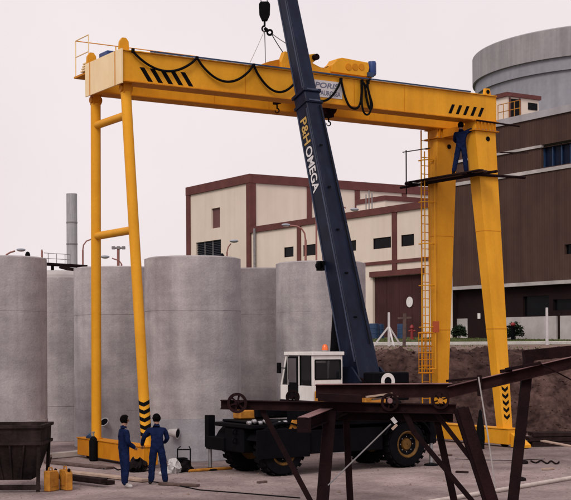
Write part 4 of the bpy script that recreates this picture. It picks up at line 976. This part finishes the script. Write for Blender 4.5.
# knee brace and struts
a = T(413, 431, TD+.05); b = T(473, 502, TD+.05); d = (b-a); b2_ = a + d*((a.z-.0)/(a.z-b.z))
tb(a, b2_, .07, .09, 'rust_dark', 'brace')
tb(T(434, 411, TD+.1), T(474, 463, TD), .07, .08, 'rust_dark', 'brace')
tb(T(404, 410, TD+.05), T(414, 432, TD+.05), .07, .1, 'rust_dark', 'brace')
a = T(262, 410, TD+.42); b = T(311, 502, TD+.3); d = b-a; tb(a, a+d*(a.z/(a.z-b.z)), .07, .09, 'rust_dark', 'brace')
tb(T(328, 485.5, TD+.1), T(391, 424, TD-.02), .02, .025, 'grey_steel', 'tie_rod')
# cross beam running back
tb(T(303, 424, TD-.6), T(352, 404, TD+1.2), .2, .22, 'rust_dark', 'beam', 'i')
tb(T(303, 417.8, TD-.6), T(352, 398.6, TD+1.2), .22, .016, 'rust_lit', 'flange')  # top flange of the cross beam, highlight painted in the colour
mb = MB(); mb.beam(T(297, 425, TD-.62), T(311, 425, TD-.62), .02, .26); mb.build('end_plate', 'rust_dark', tre)
tb(T(338, 416, TD+.9), T(453, 417.5, TD+.6), .14, .16, 'rust_dark', 'beam', 'i')
g5 = at_d(462, 545, TD+.8); g5.z = 0
tb(T(436, 417, TD+.7), g5, .12, .12, 'rust_dark', 'leg', 'box', FW)
g6 = at_d(352, 545, TD+1.0); g6.z = 0
tb(T(346, 417, TD+.9), g6, .12, .12, 'rust_dark', 'leg', 'box', FW)
# dark bundle in the middle of the frame
tb(T(318, 397, TD+.0), T(362, 399, TD-.05), .2, .14, 'rust_dark', 'beam')
# wheels
def spoked(px, py, D, r, label=None, m='rust_mid'):
    c = T(px, py, D); ax_ = (FW*.97+RT*.2).normalized(); d, s, u = frame_of(ax_)
    mb = MB(); mb.lathe([(r*.72, -.035), (r, -.035), (r, -.02), (r*.88, -.01), (r*.88, .025), (r*.72, .025)], c, 32, ax_, cap=False)
    mb.lathe([(.01, -.05), (r*.25, -.05), (r*.25, .05), (.01, .05)], c, 16, ax_)
    for k in range(6):
        a = k*math.pi/3+.3; e = s*math.cos(a)+u*math.sin(a); mb.beam(c+e*r*.22, c+e*r*.76, .028, .03, ax_)
    w = mb.build('wheel', m, tre, smooth=True)
    mb = MB(); mb.tube([c-ax_*.09, c+ax_*.09], .025, 10); mb.build('axle', 'rust_dark', w)
spoked(237.5, 403, TD+.35, .185)
spoked(293, 397, TD+.6, .13, m='rust_dark')
spoked(390, 402, TD-.02, .16); spoked(440.5, 400, TD-.12, .16)
for px in (390, 440.5):
    c = T(px, 401, TD-.2); mb = MB(); mb.lathe([(.01, 0), (.05, 0), (.04, .03), (.01, .03)], c, 12, -FW); mb.build('hub_cap', 'can_yellow' if px > 400 else 'rust_lit', tre)
# clamps, rod, brackets on the rising beam
tb(T(446, 381, TD-.2), T(481, 377.5, TD-.25), .03, .04, 'rust_dark', 'rod')
tb(T(479.5, 375, TD-.25), T(479.5, 396, TD-.25), .06, .07, 'rust_dark', 'clamp')
tb(T(505, 369.5, TD-.45), T(541, 363, TD-.5), .05, .05, 'rust_dark', 'clamp')
tb(T(500, 371.5, TD-.4), T(512, 370, TD-.4), .04, .06, 'rust_dark', 'rod')
mb = MB(); mb.tube([T(541, 364, TD-.5), T(583, 386, TD-.3)], .012, 6); mb.build('wire', 'rust_dark', tre)
mb = MB(); p = T(392, 418, TD-.05); mb.beam(p, T(396, 423, TD-.05), .04, .07); mb.build('torn_label', 'cloth_white', tre)
mb = MB(); mb.beam(T(392, 429.5, TD-.05), T(397, 424.5, TD-.05), .03, .045); mb.build('torn_label', 'wood_light', tre)
# loose boards on the frame
for i, (a, b, m) in enumerate((((366, 397), (392, 393.5), 'wood_light'), ((372, 399.5), (398, 396.5), 'wood'))):
    p, q2 = T(*a, TD+.25), T(*b, TD+.3); single(MB().beam(p, q2, .1, .03), 'loose_board', m, ['pale loose board lying on the rusty trestle', 'brown loose board lying on the rusty trestle beside the pale one'][i], 'board', p)
# rope hanging from the rising beam
p, q2 = T(478.5, 377, TD-.3), T(495.5, 489, TD-.3)
single(MB().tube([p, p.lerp(q2, .5)+RT*.01, q2], .014, 6), 'hanging_rope', 'rope', 'pale rope hanging down between the trestle legs', 'rope', q2)

# ================================================================== THINGS ON THE FLOOR
# dark post beside right sill
p = on_z(480.5, 449, 0); single(MB().lathe([(.13, 0), (.13, .1), (.15, .35), (.13, .7), (.08, 1.0), (.05, 1.25), (.02, 1.32)], p, 16), 'rubber_bollard', 'black', 'dark tapered bollard standing before the right yellow sill', 'bollard', p, smooth=True)
# pale pipe on the floor at lower right
a, b = on_z(425, 503, .05), on_z(583, 476, .05); single(MB().tube([a, b], .055, 14), 'steel_pipe', 'pipe_pale', 'long pale pipe lying on the floor at lower right', 'pipe', a.lerp(b, .5), smooth=True)
# timber stack at far right
base = on_z(556, 446, 0); ts = 0
dirx = RT*.98+FW*.1
for k in range(9):
    row, colm = divmod(k, 3); c = base + FW*(.25*colm-.2) + UP*(.09+.16*row) + RT*random.uniform(-.1, .12); L_ = random.uniform(.75, 1.0)
    single(MB().beam(c-dirx*L_, c+dirx*L_*1.6, .2, .14), 'timber_baulk', 'wood_dark', ('top', 'middle', 'bottom')[2-row]+' layer '+('front', 'middle', 'back')[colm]+' dark timber baulk in the stack at the right edge', 'timber', c, 'dark timber stack at the right edge', bevel=.01)
a, b = on_z(543, 441, .55), on_z(585, 449, .52); single(MB().beam(a, b, .18, .04), 'plank', 'wood_light', 'pale plank lying across the dark timber stack', 'plank', a, bevel=.005)
for i, (px, py, s) in enumerate(((523, 464, .16), (521, 481, .14))):
    p = on_z(px, py, 0); mb = MB(); mb.ball(p+UP*s*.3, s, 1.3, .8, .5, 1); single(mb, 'rubble_lump', 'dark_pile', ['dark lump of rubble on the floor before the yellow rail stop', 'dark lump of rubble just behind the long pale pipe'][i], 'rubble', p)
pts = [on_z(*p, .02) for p in ((531, 461), (536, 463), (541, 460.5), (547, 463.5), (551, 461), (556, 464), (559, 462))]
single(MB().tube(smooth_path(pts), .025, 6), 'rope_scrap', 'rust_dark', 'crooked dark rope scrap on the floor at right', 'rope', pts[3], smooth=True)
pts = [on_z(*p, .01) for p in ((455, 459), (485, 460), (512, 460.5), (545, 459))]
single(MB().tube(pts, .012, 5), 'ground_cable', 'rubber', 'thin dark cable stretched across the floor at right', 'cable', pts[1])
pts = [on_z(*p, .015) for p in ((60, 474), (100, 478), (140, 480), (170, 484), (200, 490), (240, 493), (300, 498))]
single(MB().tube(pts, .015, 6), 'ground_cable', 'rubber', 'dark cable running over the floor in front of the workmen', 'cable', pts[2], smooth=True)
pts = [on_z(*p, .02) for p in ((97, 466), (104, 469), (113, 467), (118, 470), (126, 468), (136, 471), (150, 470))]
single(MB().tube(pts, .018, 6), 'ground_hose', 'rubber', 'curly black hose below the left yellow sill', 'hose', pts[2], smooth=True)

for i, (px, py, ln, an, m, lab) in enumerate(((384, 459, .5, .3, 'wood_light', 'pale timber offcut on the floor right of the crane wheels'), (462, 472, .35, -.4, 'wood_dark', 'dark timber offcut on the floor between the trestle legs'),
        (445, 455, .45, .1, 'wood', 'brown timber offcut before the right sill, left of the bollard'), (548, 469, .4, .5, 'wood_light', 'pale timber offcut in front of the crooked rope scrap'), (262, 482, .3, .8, 'wood', 'small brown timber offcut in front of the crane front wheel'))):
    p = on_z(px, py, .03); e = RT*math.cos(an)+FW*math.sin(an); single(MB().beam(p-e*ln/2, p+e*ln/2, .1, .05), 'timber_offcut', m, lab, 'timber', p, 'timber offcuts on the floor', bevel=.006)
# hopper at lower left
a = on_z(2, 494, 0); hpz = thing('steel_hopper', 'dark dirty steel hopper skip at the lower left corner', 'hopper', on_z(10, 494, 0))
hc = on_z(9.5, 493, 0)+FW*.75; HX, HY = RT, FW
def hq(x, y, z): return hc + RT*x + FW*y + UP*z
def ringq(w, d, z): return [hq(-w, -d, z), hq(w, -d, z), hq(w, d, z), hq(-w, d, z)]
top_z, mid_z, low_z = 1.62, 1.18, .28
o, i_ = ringq(.76, .72, top_z), ringq(.71, .67, top_z); om, im = ringq(.74, .70, mid_z), ringq(.69, .65, mid_z); ol_, il = ringq(.46, .45, low_z), ringq(.42, .41, low_z+.05)
mb = MB()
for A, B in ((o, om), (om, ol_)):
    mb.poly(A+B, [(j, (j+1) % 4, 4+(j+1) % 4, 4+j) for j in range(4)])
for A, B in ((i_, im), (im, il)):
    mb.poly(A+B, [(j, 4+j, 4+(j+1) % 4, (j+1) % 4) for j in range(4)])
mb.poly(o+i_, [(j, 4+j, 4+(j+1) % 4, (j+1) % 4) for j in range(4)]); mb.poly(ol_, [(0, 1, 2, 3)]); mb.poly(il, [(3, 2, 1, 0)])
bo = mb.build('body', 'hopper', hpz)
for z, w, d in ((top_z-.03, .79, .75), (mid_z, .77, .73)):
    r = ringq(w, d, z)
    for j in range(4): mb = MB(); mb.beam(r[j], r[(j+1) % 4], .05, .07); mb.build('rim_bar', 'hopper', hpz)
for sx in (-1, 1):
    for sy in (-1, 1):
        mb = MB(); mb.beam(hq(sx*.66, sy*.62, 0), hq(sx*.7, sy*.66, mid_z), .08, .08, FW); mb.build('leg', 'hopper', hpz)
for x in (-.35, 0, .35):
    mb = MB(); mb.beam(hq(x*.62, -.47, low_z+.02), hq(x, -.72, mid_z-.03), .04, .05, FW); mb.build('rib', 'hopper', hpz)
mb = MB(); mb.poly([hq(-.66, -.62, 1.22), hq(.66, -.62, 1.22), hq(.66, .62, 1.25), hq(-.66, .62, 1.25), hq(0, 0, 1.38)], [(0, 1, 4), (1, 2, 4), (2, 3, 4), (3, 0, 4)]); mb.build('load', 'dark_pile', hpz)
mb = MB(); mb.beam(hq(-.72, -.64, .12), hq(.72, -.64, .12), .08, .12); mb.build('skid', 'hopper', hpz)
# yellow cans beside it
def jerry(px, py, rz, label):
    p = on_z(px, py, 0); t = thing('jerry_can', label, 'jerry can', p, 'yellow jerry cans beside the hopper')
    e = (RT*math.cos(rz)+FW*math.sin(rz)); f = UP.cross(e)
    mb = MB(); mb.prism([p-e*.2-f*.09, p+e*.2-f*.09, p+e*.2-f*.09+UP*.42, p+e*.12-f*.09+UP*.5, p-e*.2-f*.09+UP*.5], f*.18); b_ = mb.build('body', 'can_yellow', t, bevel=.02)
    for s in (-1, 1): mb = MB(); mb.beam(p-e*.13+UP*(.25+s*.0)-f*.095*s, p+e*.13+UP*.25-f*.095*s, .012, .26); mb.build('panel', 'can_yellow', t)
    mb = MB(); mb.tube([p-e*.12+UP*.5, p-e*.1+UP*.57, p+e*.02+UP*.57, p+e*.04+UP*.5], .018, 6); mb.build('handle', 'can_yellow', t)
    mb = MB(); mb.lathe([(.035, 0), (.035, .06), (.01, .06)], p+e*.15+UP*.47, 10, (UP+e*.6).normalized()); mb.build('cap', 'rust_dark', t)
jerry(51.5, 491, 1.1, 'orange yellow jerry can touching the dark hopper'); jerry(66, 490, -.95, 'paler yellow jerry can, right of the other one')
# planks and beams under the sill
def plank(px0, py0, px1, py1, w, h, z, m, label):
    a, b = on_z(px0, py0, z), on_z(px1, py1, z); single(MB().beam(a, b, w, h), 'plank', m, label, 'plank', a.lerp(b, .5), 'planks before the left sill', bevel=.008)
plank(52, 470, 146, 480.5, .28, .07, .05, 'wood_light', 'pale wide plank lying before the left yellow sill')
plank(58, 476, 111, 482.7, .25, .1, .06, 'wood_dark', 'dark plank ending just left of the workmen feet')
plank(66, 476.2, 104, 481, .22, .1, .17, 'wood_dark', 'short dark plank on top of the plank pile')
plank(48, 462, 110, 468, .3, .06, .04, 'wood', 'brown plank left of the sill, closest to the silos')
plank(160, 483.5, 198, 485.5, .2, .06, .04, 'wood', 'short brown plank right of the workmen')
a, b = on_z(48, 456, .1), on_z(83, 453, .1); single(MB().beam(a, b, .22, .18), 'concrete_kerb_block', 'kerb', 'pale concrete sleeper at the foot of the leftmost silos', 'kerb block', a, bevel=.02)
a, b = on_z(47, 470, .2), on_z(51, 456, .62); single(MB().beam(a, b, .05, .08), 'timber_prop', 'wood', 'slanting timber prop right of the hopper', 'timber', a)
# dark tarp over sill
p = Vector((UL-.02, on_u(94, 443, UL).y, SZ1+.02))
mb = MB(); mb.ball(p+UP*.04, .22, .9, 1.1, .75, 3)
for v in mb.bm.verts:
    v.co += Vector((mnoise.noise(v.co*6), mnoise.noise(v.co*6+Vector((9, 0, 0))), mnoise.noise(v.co*6+Vector((0, 9, 0)))))*.06
    if v.co.z < SZ1+.03: v.co.z = SZ1+.028
single(mb, 'blue_rag', 'blue_drum', 'crumpled dark blue cloth draped over the left sill', 'cloth', p, smooth=True)
p = on_u(93.5, 465, UL-.34); p.z = 0
cy = thing('gas_bottle', 'dark gas bottle standing against the left yellow sill', 'gas bottle', p)
mb = MB(); mb.lathe([(.1, .0), (.13, .03), (.13, .6), (.1, .7), (.04, .76)], p, 18); mb.build('body', 'black', cy, smooth=True)
mb = MB(); mb.lathe([(.03, .76), (.03, .86), (.05, .87), (.05, .9)], p, 10); mb.build('valve', 'grey_steel', cy)
# white sacks and clutter right of the men
def sack(px, py, s, m, label, sz=.9):
    p = on_z(px, py, 0); mb = MB(); mb.ball(p+UP*s*.55, s, 1, .8, sz, 3)
    for v in mb.bm.verts:
        v.co += Vector((mnoise.noise(v.co*9), mnoise.noise(v.co*9+Vector((9, 0, 0))), mnoise.noise(v.co*9+Vector((0, 9, 0)))))*s*.7
        if v.co.z < 0.0: v.co.z = 0.003
    single(mb, 'sack', m, label, 'sack', p, 'sacks right of the workmen', smooth=True)
sack(174, 473, .2, 'cloth_white', 'crumpled white sack behind the right workman', 1.5)
sack(164, 475, .13, 'cloth_white', 'small white bundle between the workman legs')
sack(137, 472, .24, 'dark_pile', 'dark bundle on the floor behind the two workmen', .7)
sack(185, 472, .22, 'dark_pile', 'dark bundle between white sack and silo')
p = on_z(184, 471, 0)
wf = thing('welding_trolley', 'small dark tubular frame of a welding trolley beside the white sack', 'trolley', p)
for dx in (-.18, .18):
    mb = MB(); mb.tube([p+RT*dx, p+RT*dx+UP*.62, p+RT*dx*.7+UP*.66+FW*.3], .018, 6); mb.build('frame_tube', 'black', wf)
mb = MB(); mb.tube([p-RT*.18+UP*.6, p+RT*.18+UP*.6], .018, 6); mb.build('handle', 'black', wf)
mb = MB(); mb.box(p+Vector((-.12, .05, .06)), p+Vector((.16, .3, .36))); mb.build('power_box', 'carrier', wf, bevel=.02)
a, b = on_z(188, 471, .04), on_z(232, 468, .04); single(MB().tube([a, b], .045, 10), 'yellow_pipe', 'can_yellow', 'dull yellow pipe lying at the foot of the broad silo', 'pipe', a, smooth=True)
# work lights on tripods / clamped: on silo 3 and silo 4
def flood(px, py, D, label, facing, c0):
    p = at_d(px, py, D); n = (Vector((p.x, p.y, 0))-Vector((c0.x, c0.y, 0))).normalized(); p = Vector((c0.x, c0.y, p.z)) + n*1.62
    t = thing('work_light', label, 'work light', p, 'white work lights on the silos')
    e = facing
    mb = MB(); mb.lathe([(.06, -.16), (.1, -.14), (.15, .14), (.17, .15), (.02, .12)], p+n*.12, 18, e); mb.build('hood', 'cloth_white', t, smooth=True)
    mb = MB(); mb.lathe([(.02, 0), (.14, 0), (.13, .02), (.02, .02)], p+n*.12+e*.13, 18, e); mb.build('lens', 'carrier', t, smooth=True)
    mb = MB(); mb.tube([p-n*.12, p+n*.14], .02, 6); mb.build('bracket', 'grey_steel', t)
flood(175.5, 432.5, 39.9, 'white work light fixed to the broad silo, right of the workmen', (RT*.9-UP*.1-FW*.3).normalized(), c4)
flood(107, 424, 45, 'small white work light on the silo between the yellow legs', (-FW*.6+UP*.5-RT*.3).normalized(), c3)

# ================================================================== UPPER LEVEL DETAILS
def fence_post(px, py0, py1, D, label, brace=False):
    b = at_d(px, HOR_Y, D); b.z = zg(D)-.05; h = zpx(py0, D)-b.z
    t = thing('fence_post', label, 'fence post', b, 'concrete fence posts above the bank')
    mb = MB(); mb.beam(b, b+UP*h, .15, .15, FW, .12, .12); mb.build('post', 'post_white', t, bevel=.01)
    if brace:
        for dx, dd in ((-.9, -.2), (.7, .2), (.2, -.8)):
            mb = MB(); mb.beam(b+RT*dx+FW*dd, b+UP*h*.6, .09, .09, FW); mb.build('brace', 'post_white', t)
fence_post(547, 309, 345, 73.5, 'single white concrete fence post at the far right')
fence_post(389, 313, 349, 72, 'white concrete corner post with slanting braces', True)
p = at_d(404, HOR_Y, 70); p.z = zg(70)-.1; h = zpx(314, 70)-p.z
wp = thing('wooden_post', 'brown wooden post with a short crossbar on the bank', 'post', p)
mb = MB(); mb.tube([p, p+UP*h+RT*.05], .09, 8); mb.build('post', 'wood', wp); mb = MB(); mb.beam(p+UP*(h*.86)-RT*.33, p+UP*(h*.88)+RT*.4, .06, .1); mb.build('crossbar', 'wood', wp)
def drum(px, D, label, m='blue_drum', s=1.0):
    p = at_d(px, HOR_Y, D); p.z = zg(D); r = .29*s; h = .9*s
    t = thing('oil_drum', label, 'drum', p, 'blue drums by the workshop door')
    mb = MB(); mb.lathe([(r-.03, 0), (r, .01), (r, h*.32), (r+.02, h*.34), (r, h*.36), (r, h*.65), (r+.02, h*.67), (r, h*.69), (r, h-.01), (r-.02, h), (r-.04, h-.02)], p, 24); mb.build('body', m, t, smooth=True)
    mb = MB(); mb.lathe([(.03, 0), (.04, 0), (.04, .03), (.01, .03)], p+UP*(h-.02)+RT*.12, 10); mb.build('bung', 'grey_steel', t)
drum(374, 98, 'blue drum at the left door jamb, leftmost of three', s=1.25); drum(379.5, 98.5, 'blue drum beside the leftmost drum', s=1.2); drum(402, 98, 'single blue drum in front of the workshop door', s=1.2)
# hydrant
p = at_d(412, HOR_Y, 94); p.z = zg(94); hy = thing('fire_hydrant', 'red fire hydrant before the brown workshop door', 'hydrant', p)
mb = MB(); mb.lathe([(.16, 0), (.16, .08), (.1, .1), (.1, .75), (.15, .8), (.15, .88), (.08, 1.0), (.02, 1.05)], p, 16); mb.build('body', 'red', hy, smooth=True)
for s in (-1, 1): mb = MB(); mb.tube([p+UP*.6, p+UP*.6+RT*.24*s], .07, 10); mb.build('outlet', 'red', hy, smooth=True)
# shrubs
def shrub(px, D, w, h, label, n=900):
    p = at_d(px, HOR_Y, D); p.z = zg(D); t = thing('shrub', label, 'shrub', p)
    mb = MB()
    for i in range(n):
        a, e = random.random()*6.28, math.acos(random.uniform(-.3, 1)); rr = random.random()**.35*(1+.25*mnoise.noise(Vector((math.cos(a)*2, math.sin(a)*2, e))))
        c = p+Vector((w*rr*math.sin(e)*math.cos(a), w*rr*math.sin(e)*math.sin(a), h*.35+h*.62*rr*math.cos(e)))
        d1 = Vector((random.gauss(0, 1), random.gauss(0, 1), random.gauss(0, 1))).normalized()*.11; d2 = d1.orthogonal().normalized()*.05
        mb.poly([c-d1, c+d2, c+d1, c-d2], [(0, 1, 2, 3)])
    f = mb.build('foliage', 'leaf', t); f['kind'] = 'stuff'
    for k in range(4):
        a = k*1.57; mb = MB(); mb.tube([p-UP*.05, p+Vector((math.cos(a)*w*.4, math.sin(a)*w*.4, h*.6))], .03, 5, r1=.012); mb.build('stem', 'wood', t)
shrub(459.5, 95, .55, 1.0, 'dark clipped shrub between the right yellow legs')
shrub(515, 91, .62, 1.25, 'dark round shrub by the white plinth at right')
p = at_d(513, HOR_Y, 90); p.z = zg(90); 
hr = thing('hose_reel', 'red and dark hose reel in front of the round shrub', 'hose reel', p)
mb = MB(); mb.lathe([(.3, -.08), (.42, -.08), (.42, -.05), (.3, -.05), (.3, .05), (.42, .05), (.42, .08), (.3, .08)], p+UP*.55-RT*.35, 24, FW, cap=False); mb.build('reel', 'carrier', hr)
mb = MB(); mb.box(p+Vector((-.15, -.15, .0)), p+Vector((.05, .05, .95))); mb.build('stand', 'carrier', hr); mb = MB(); mb.ball(p+UP*1.05, .17, 1, 1, .8, 2); mb.build('valve', 'red', hr, smooth=True)

# ================================================================== SCAFFOLD ON THE RIGHT LEGS
SU = UR-.75; fz = on_u(459, 173, SU).z
# work platform planks along V in front of the legs
def pole(a, b, r, name, m, label, cat='scaffold pole', grp=None): return single(MB().tube([a, b], r, 8), name, m, label, cat, Vector(a).lerp(Vector(b), .5), grp, smooth=True)
for i in range(3):
    u = SU-.25+.23*i; single(MB().box((u-.1, 34.2+.1*i, fz-.09), (u+.1, 38.3-.2*i, fz-.05)), 'scaffold_plank', 'wood_dark' if i != 1 else 'wood', ['scaffold plank under the high workman, outermost of three', 'lighter middle scaffold plank under the high workman', 'scaffold plank nearest the yellow legs under the high workman'][i], 'plank', (u, 36.5, fz-.07), 'scaffold planks on the right legs')
pole((UR-1.3, 34.9, fz-.14), (UR+1.6, 34.9, fz-.10), .05, 'scaffold_pole', 'rust_dark', 'dark scaffold pole crossing the near right leg')
pole((UR-1.25, 38.1, fz-.15), (UR+.9, 38.1, fz-.13), .05, 'scaffold_pole', 'rust_dark', 'dark scaffold pole crossing the far right leg')
pole((SU-.1, 33.6, fz-.18), (SU-.1, 38.9, fz-.19), .05, 'scaffold_pole', 'rust_dark', 'long dark pole carrying the scaffold planks')
gzr = on_u(430, 150, SU).z
pole((SU-.3, 36.9, gzr), (SU-.3, 38.5, gzr+.05), .018, 'scaffold_pole', 'rust_dark', 'thin guard pole left of the far right leg')
pole((SU-.3, 38.3, fz-.5), (SU-.3, 38.3, gzr+.1), .022, 'scaffold_pole', 'rust_dark', 'thin upright pole hanging left of the far right leg')
pole((SU+.1, 34.85, 11.2), (UR+1.3, 34.85, 11.15), .03, 'scaffold_pole', 'rust_dark', 'dark pole lashed below the girder at the near right leg')
pole((UR+.3, 34.75, 10.15), (UR+1.5, 34.6, 10.2), .018, 'scaffold_pole', 'rust_dark', 'thin bar sticking out right of the near leg')

# ================================================================== PEOPLE
def person(label, loc, rotz, J, shoe, hgt=1.73, look=0.0):
    root = thing('person', label, 'person', loc, 'workmen in blue coveralls', rotz); root.scale = (1.03, 1.03, 1.03)
    names = list(J); idx = {n: i for i, n in enumerate(names)}
    E_ = [('pelvis', 'belly'), ('belly', 'chest'), ('chest', 'neck0'), ('neck0', 'neck'), ('neck', 'jaw'), ('jaw', 'skull'), ('skull', 'crown')]
    for s in 'LR': E_ += [('pelvis', 'hip'+s), ('hip'+s, 'knee'+s), ('knee'+s, 'ankle'+s), ('ankle'+s, 'ball'+s), ('ball'+s, 'toe'+s), ('chest', 'sho'+s), ('sho'+s, 'elb'+s), ('elb'+s, 'wri'+s), ('wri'+s, 'palm'+s)]
    me = bpy.data.meshes.new('skeleton'); me.from_pydata([J[n][0] for n in names], [(idx[a], idx[b]) for a, b in E_], []); me.update()
    ob = bpy.data.objects.new('skeleton', me); coll.objects.link(ob)
    sk_ = ob.modifiers.new('skin', 'SKIN'); sk_.use_smooth_shade = True; sk_.branch_smoothing = .6
    if not me.skin_vertices: me.attributes.new('skin', 'FLOAT', 'POINT')
    for n in names:
        sv = me.skin_vertices[0].data[idx[n]]; sv.radius = (J[n][1][0]*1.08, J[n][1][1]*1.08); sv.use_root = (n == 'pelvis')
    ss = ob.modifiers.new('sub', 'SUBSURF'); ss.levels = 2; ss.render_levels = 2
    dg = bpy.context.evaluated_depsgraph_get(); m2 = bpy.data.meshes.new_from_object(ob.evaluated_get(dg)); bpy.data.objects.remove(ob)
    bm = bmesh.new(); bm.from_mesh(m2); bpy.data.meshes.remove(m2)
    P = {n: Vector(J[n][0]) for n in names}
    def near(c):
        best = (9, '')
        for a, b in E_:
            A, B = P[a], P[b]; t = max(0, min(1, (c-A).dot(B-A)/max(1e-6, (B-A).length_squared))); dd = (A+(B-A)*t-c).length
            if dd < best[0]: best = (dd, a+'>'+b, t)
        return best
    for f in bm.faces:
        d_, e, t = near(f.calc_center_median())
        f.material_index = 1 if e in ('neck>jaw', 'jaw>skull', 'skull>crown') or 'palm' in e else (2 if ('toe' in e or ('ball' in e and t > .15)) else 0)
        f.smooth = True
    # gentle cloth folds
    bm.normal_update()
    for v in bm.verts:
        if P['neck'].z-.02 > v.co.z > .16: v.co += v.normal*(.011*mnoise.noise(Vector((v.co.x*9, v.co.y*9, v.co.z*14)))+.006*mnoise.noise(v.co*26))
    k0 = MB(); k0.bm.free(); k0.bm = bmesh.new()
    # nose, ears, eyes
    hd = P['skull']; fwd = Vector((math.sin(look), math.cos(look), 0)); side = Vector((fwd.y, -fwd.x, 0))
    k0.ball(hd+fwd*.098-UP*.015, .016, 1, 1.1, 1.5, 1)
    for s in (-1, 1): k0.ball(hd+side*.080*s-UP*.01, .026, .45, .9, 1.2, 1); k0.ball(hd+fwd*.083+side*.032*s+UP*.015, .011, 1, 1, 1, 1)
    # fingers
    for s in 'LR':
        w, p = P['wri'+s], P['palm'+s]; d = (p-w).normalized(); lat = d.cross(UP) if abs(d.z) < .9 else d.cross(V); lat.normalize(); curl = d.cross(lat)
        for k, ln in enumerate((.068, .078, .074, .058)):
            b = p + lat*(.030-.020*k)+d*.012; k0.tube([b, b+d*ln*.55+curl*.006, b+d*ln*.9+curl*.028], .0095, 6, r1=.007)
        b = p-d*.035+lat*.036; k0.tube([b, b+lat*.024+d*.03, b+lat*.028+d*.062+curl*.01], .0105, 6, r1=.008)
    me3 = bpy.data.meshes.new('t'); 
    for f in k0.bm.faces: f.material_index = 1; f.smooth = True
    k0.bm.to_mesh(me3); k0.bm.free(); bm.from_mesh(me3); bpy.data.meshes.remove(me3)
    me = bpy.data.meshes.new('body'); bm.to_mesh(me); bm.free()
    for m in ('coverall', 'skin', shoe): me.materials.append(MATS[m])
    o = bpy.data.objects.new('body', me); coll.objects.link(o); o.parent = root
    # hair
    mb = MB(); mb.ball(hd+UP*.022-fwd*.012, .112, .92, 1.02, 1.06, 3)
    for v in list(mb.bm.verts):
        l = v.co-hd
        if l.dot(fwd) > .045 and l.z < .055 or l.z < -.07: mb.bm.verts.remove(v)
        else: v.co += l.normalized()*.008*mnoise.noise(v.co*40)
    mb.build('hair', 'hair', root, smooth=True, local=True)
    # belt and collar
    mb = MB(); c = P['neck0']; mb.lathe([(.062, -.01), (.078, -.015), (.075, .028), (.062, .035)], c+UP*.02, 20, (P['neck']-P['neck0']).normalized(), cap=False); mb.build('collar', 'coverall', root, smooth=True, local=True)
    return root
def joints(**kw):
    J = dict(pelvis=((0, 0, .94), (.165, .125)), belly=((0, .0, 1.10), (.155, .12)), chest=((0, 0, 1.30), (.175, .125)), neck0=((0, -.005, 1.44), (.09, .075)), neck=((0, .005, 1.50), (.056, .056)),
             jaw=((0, .02, 1.555), (.066, .07)), skull=((0, .02, 1.63), (.080, .096)), crown=((0, .01, 1.69), (.062, .075)))
    for s, k in (('L', -1), ('R', 1)):
        J['hip'+s] = ((k*.095, 0, .86), (.105, .11)); J['knee'+s] = ((k*.11, .02, .48), (.080, .085)); J['ankle'+s] = ((k*.115, -.02, .11), (.066, .075))
        J['ball'+s] = ((k*.125, .05, .05), (.048, .045)); J['toe'+s] = ((k*.135, .17, .042), (.042, .036))
        J['sho'+s] = ((k*.185, 0, 1.385), (.078, .08)); J['elb'+s] = ((k*.25, -.02, 1.10), (.058, .06)); J['wri'+s] = ((k*.25, .06, .86), (.043, .045)); J['palm'+s] = ((k*.25, .085, .79), (.022, .038))
    for n, p in kw.items(): J[n] = (p, J[n][1])
    return J
rz_away = YAW-math.pi/2
p1 = on_z(124, 488, 0); p2 = on_z(157.5, 484.5, 0)
person('workman in blue coveralls with white shoes, left of the pair', p1, rz_away-rad(62),
       joints(elbL=(-.24, .04, 1.11), wriL=(-.14, .22, 1.00), palmL=(-.08, .26, .97), elbR=(.26, .01, 1.11), wriR=(.17, .20, .98), palmR=(.11, .25, .95), kneeL=(-.10, .04, .48), ankleL=(-.10, .04, .11), ballL=(-.11, .11, .05), toeL=(-.12, .23, .042),
              skull=(0, .035, 1.63), crown=(0, .03, 1.69)), 'shoe_white')
person('workman in blue coveralls seen from behind, legs apart, reaching to the sill', p2, rz_away+rad(8),
       joints(elbL=(-.33, .10, 1.16), wriL=(-.36, .28, .97), palmL=(-.36, .34, .92), elbR=(.26, .10, 1.12), wriR=(.20, .30, 1.02), palmR=(.17, .36, 1.0),
              kneeL=(-.13, .03, .48), ankleL=(-.155, 0, .11), ballL=(-.17, .07, .05), toeL=(-.19, .19, .042), kneeR=(.15, .02, .48), ankleR=(.19, -.04, .11), ballR=(.20, .03, .05), toeR=(.22, .14, .042),
              chest=(-.01, .05, 1.28), neck0=(-.01, .08, 1.42), neck=(-.01, .095, 1.48), jaw=(-.01, .115, 1.535), skull=(-.01, .125, 1.61), crown=(-.01, .12, 1.67), shoL=(-.19, .06, 1.36), shoR=(.175, .06, 1.36)), 'shoe_dark')
p3 = on_u(461, 173, SU-.02); p3.z = fz-.05
person('workman in blue overalls on the scaffold plank, arm raised to the girder', p3, rz_away-rad(12),
       joints(elbR=(.36, .10, 1.50), wriR=(.50, .22, 1.66), palmR=(.54, .26, 1.71), shoR=(.185, .02, 1.41), elbL=(-.22, .12, 1.14), wriL=(-.10, .30, 1.10), palmL=(-.05, .36, 1.12),
              kneeL=(-.16, .0, .48), ankleL=(-.24, -.03, .11), ballL=(-.26, .04, .05), toeL=(-.29, .15, .042), kneeR=(.14, .02, .48), ankleR=(.17, -.02, .11), ballR=(.18, .05, .05), toeR=(.19, .17, .042)), 'shoe_dark')
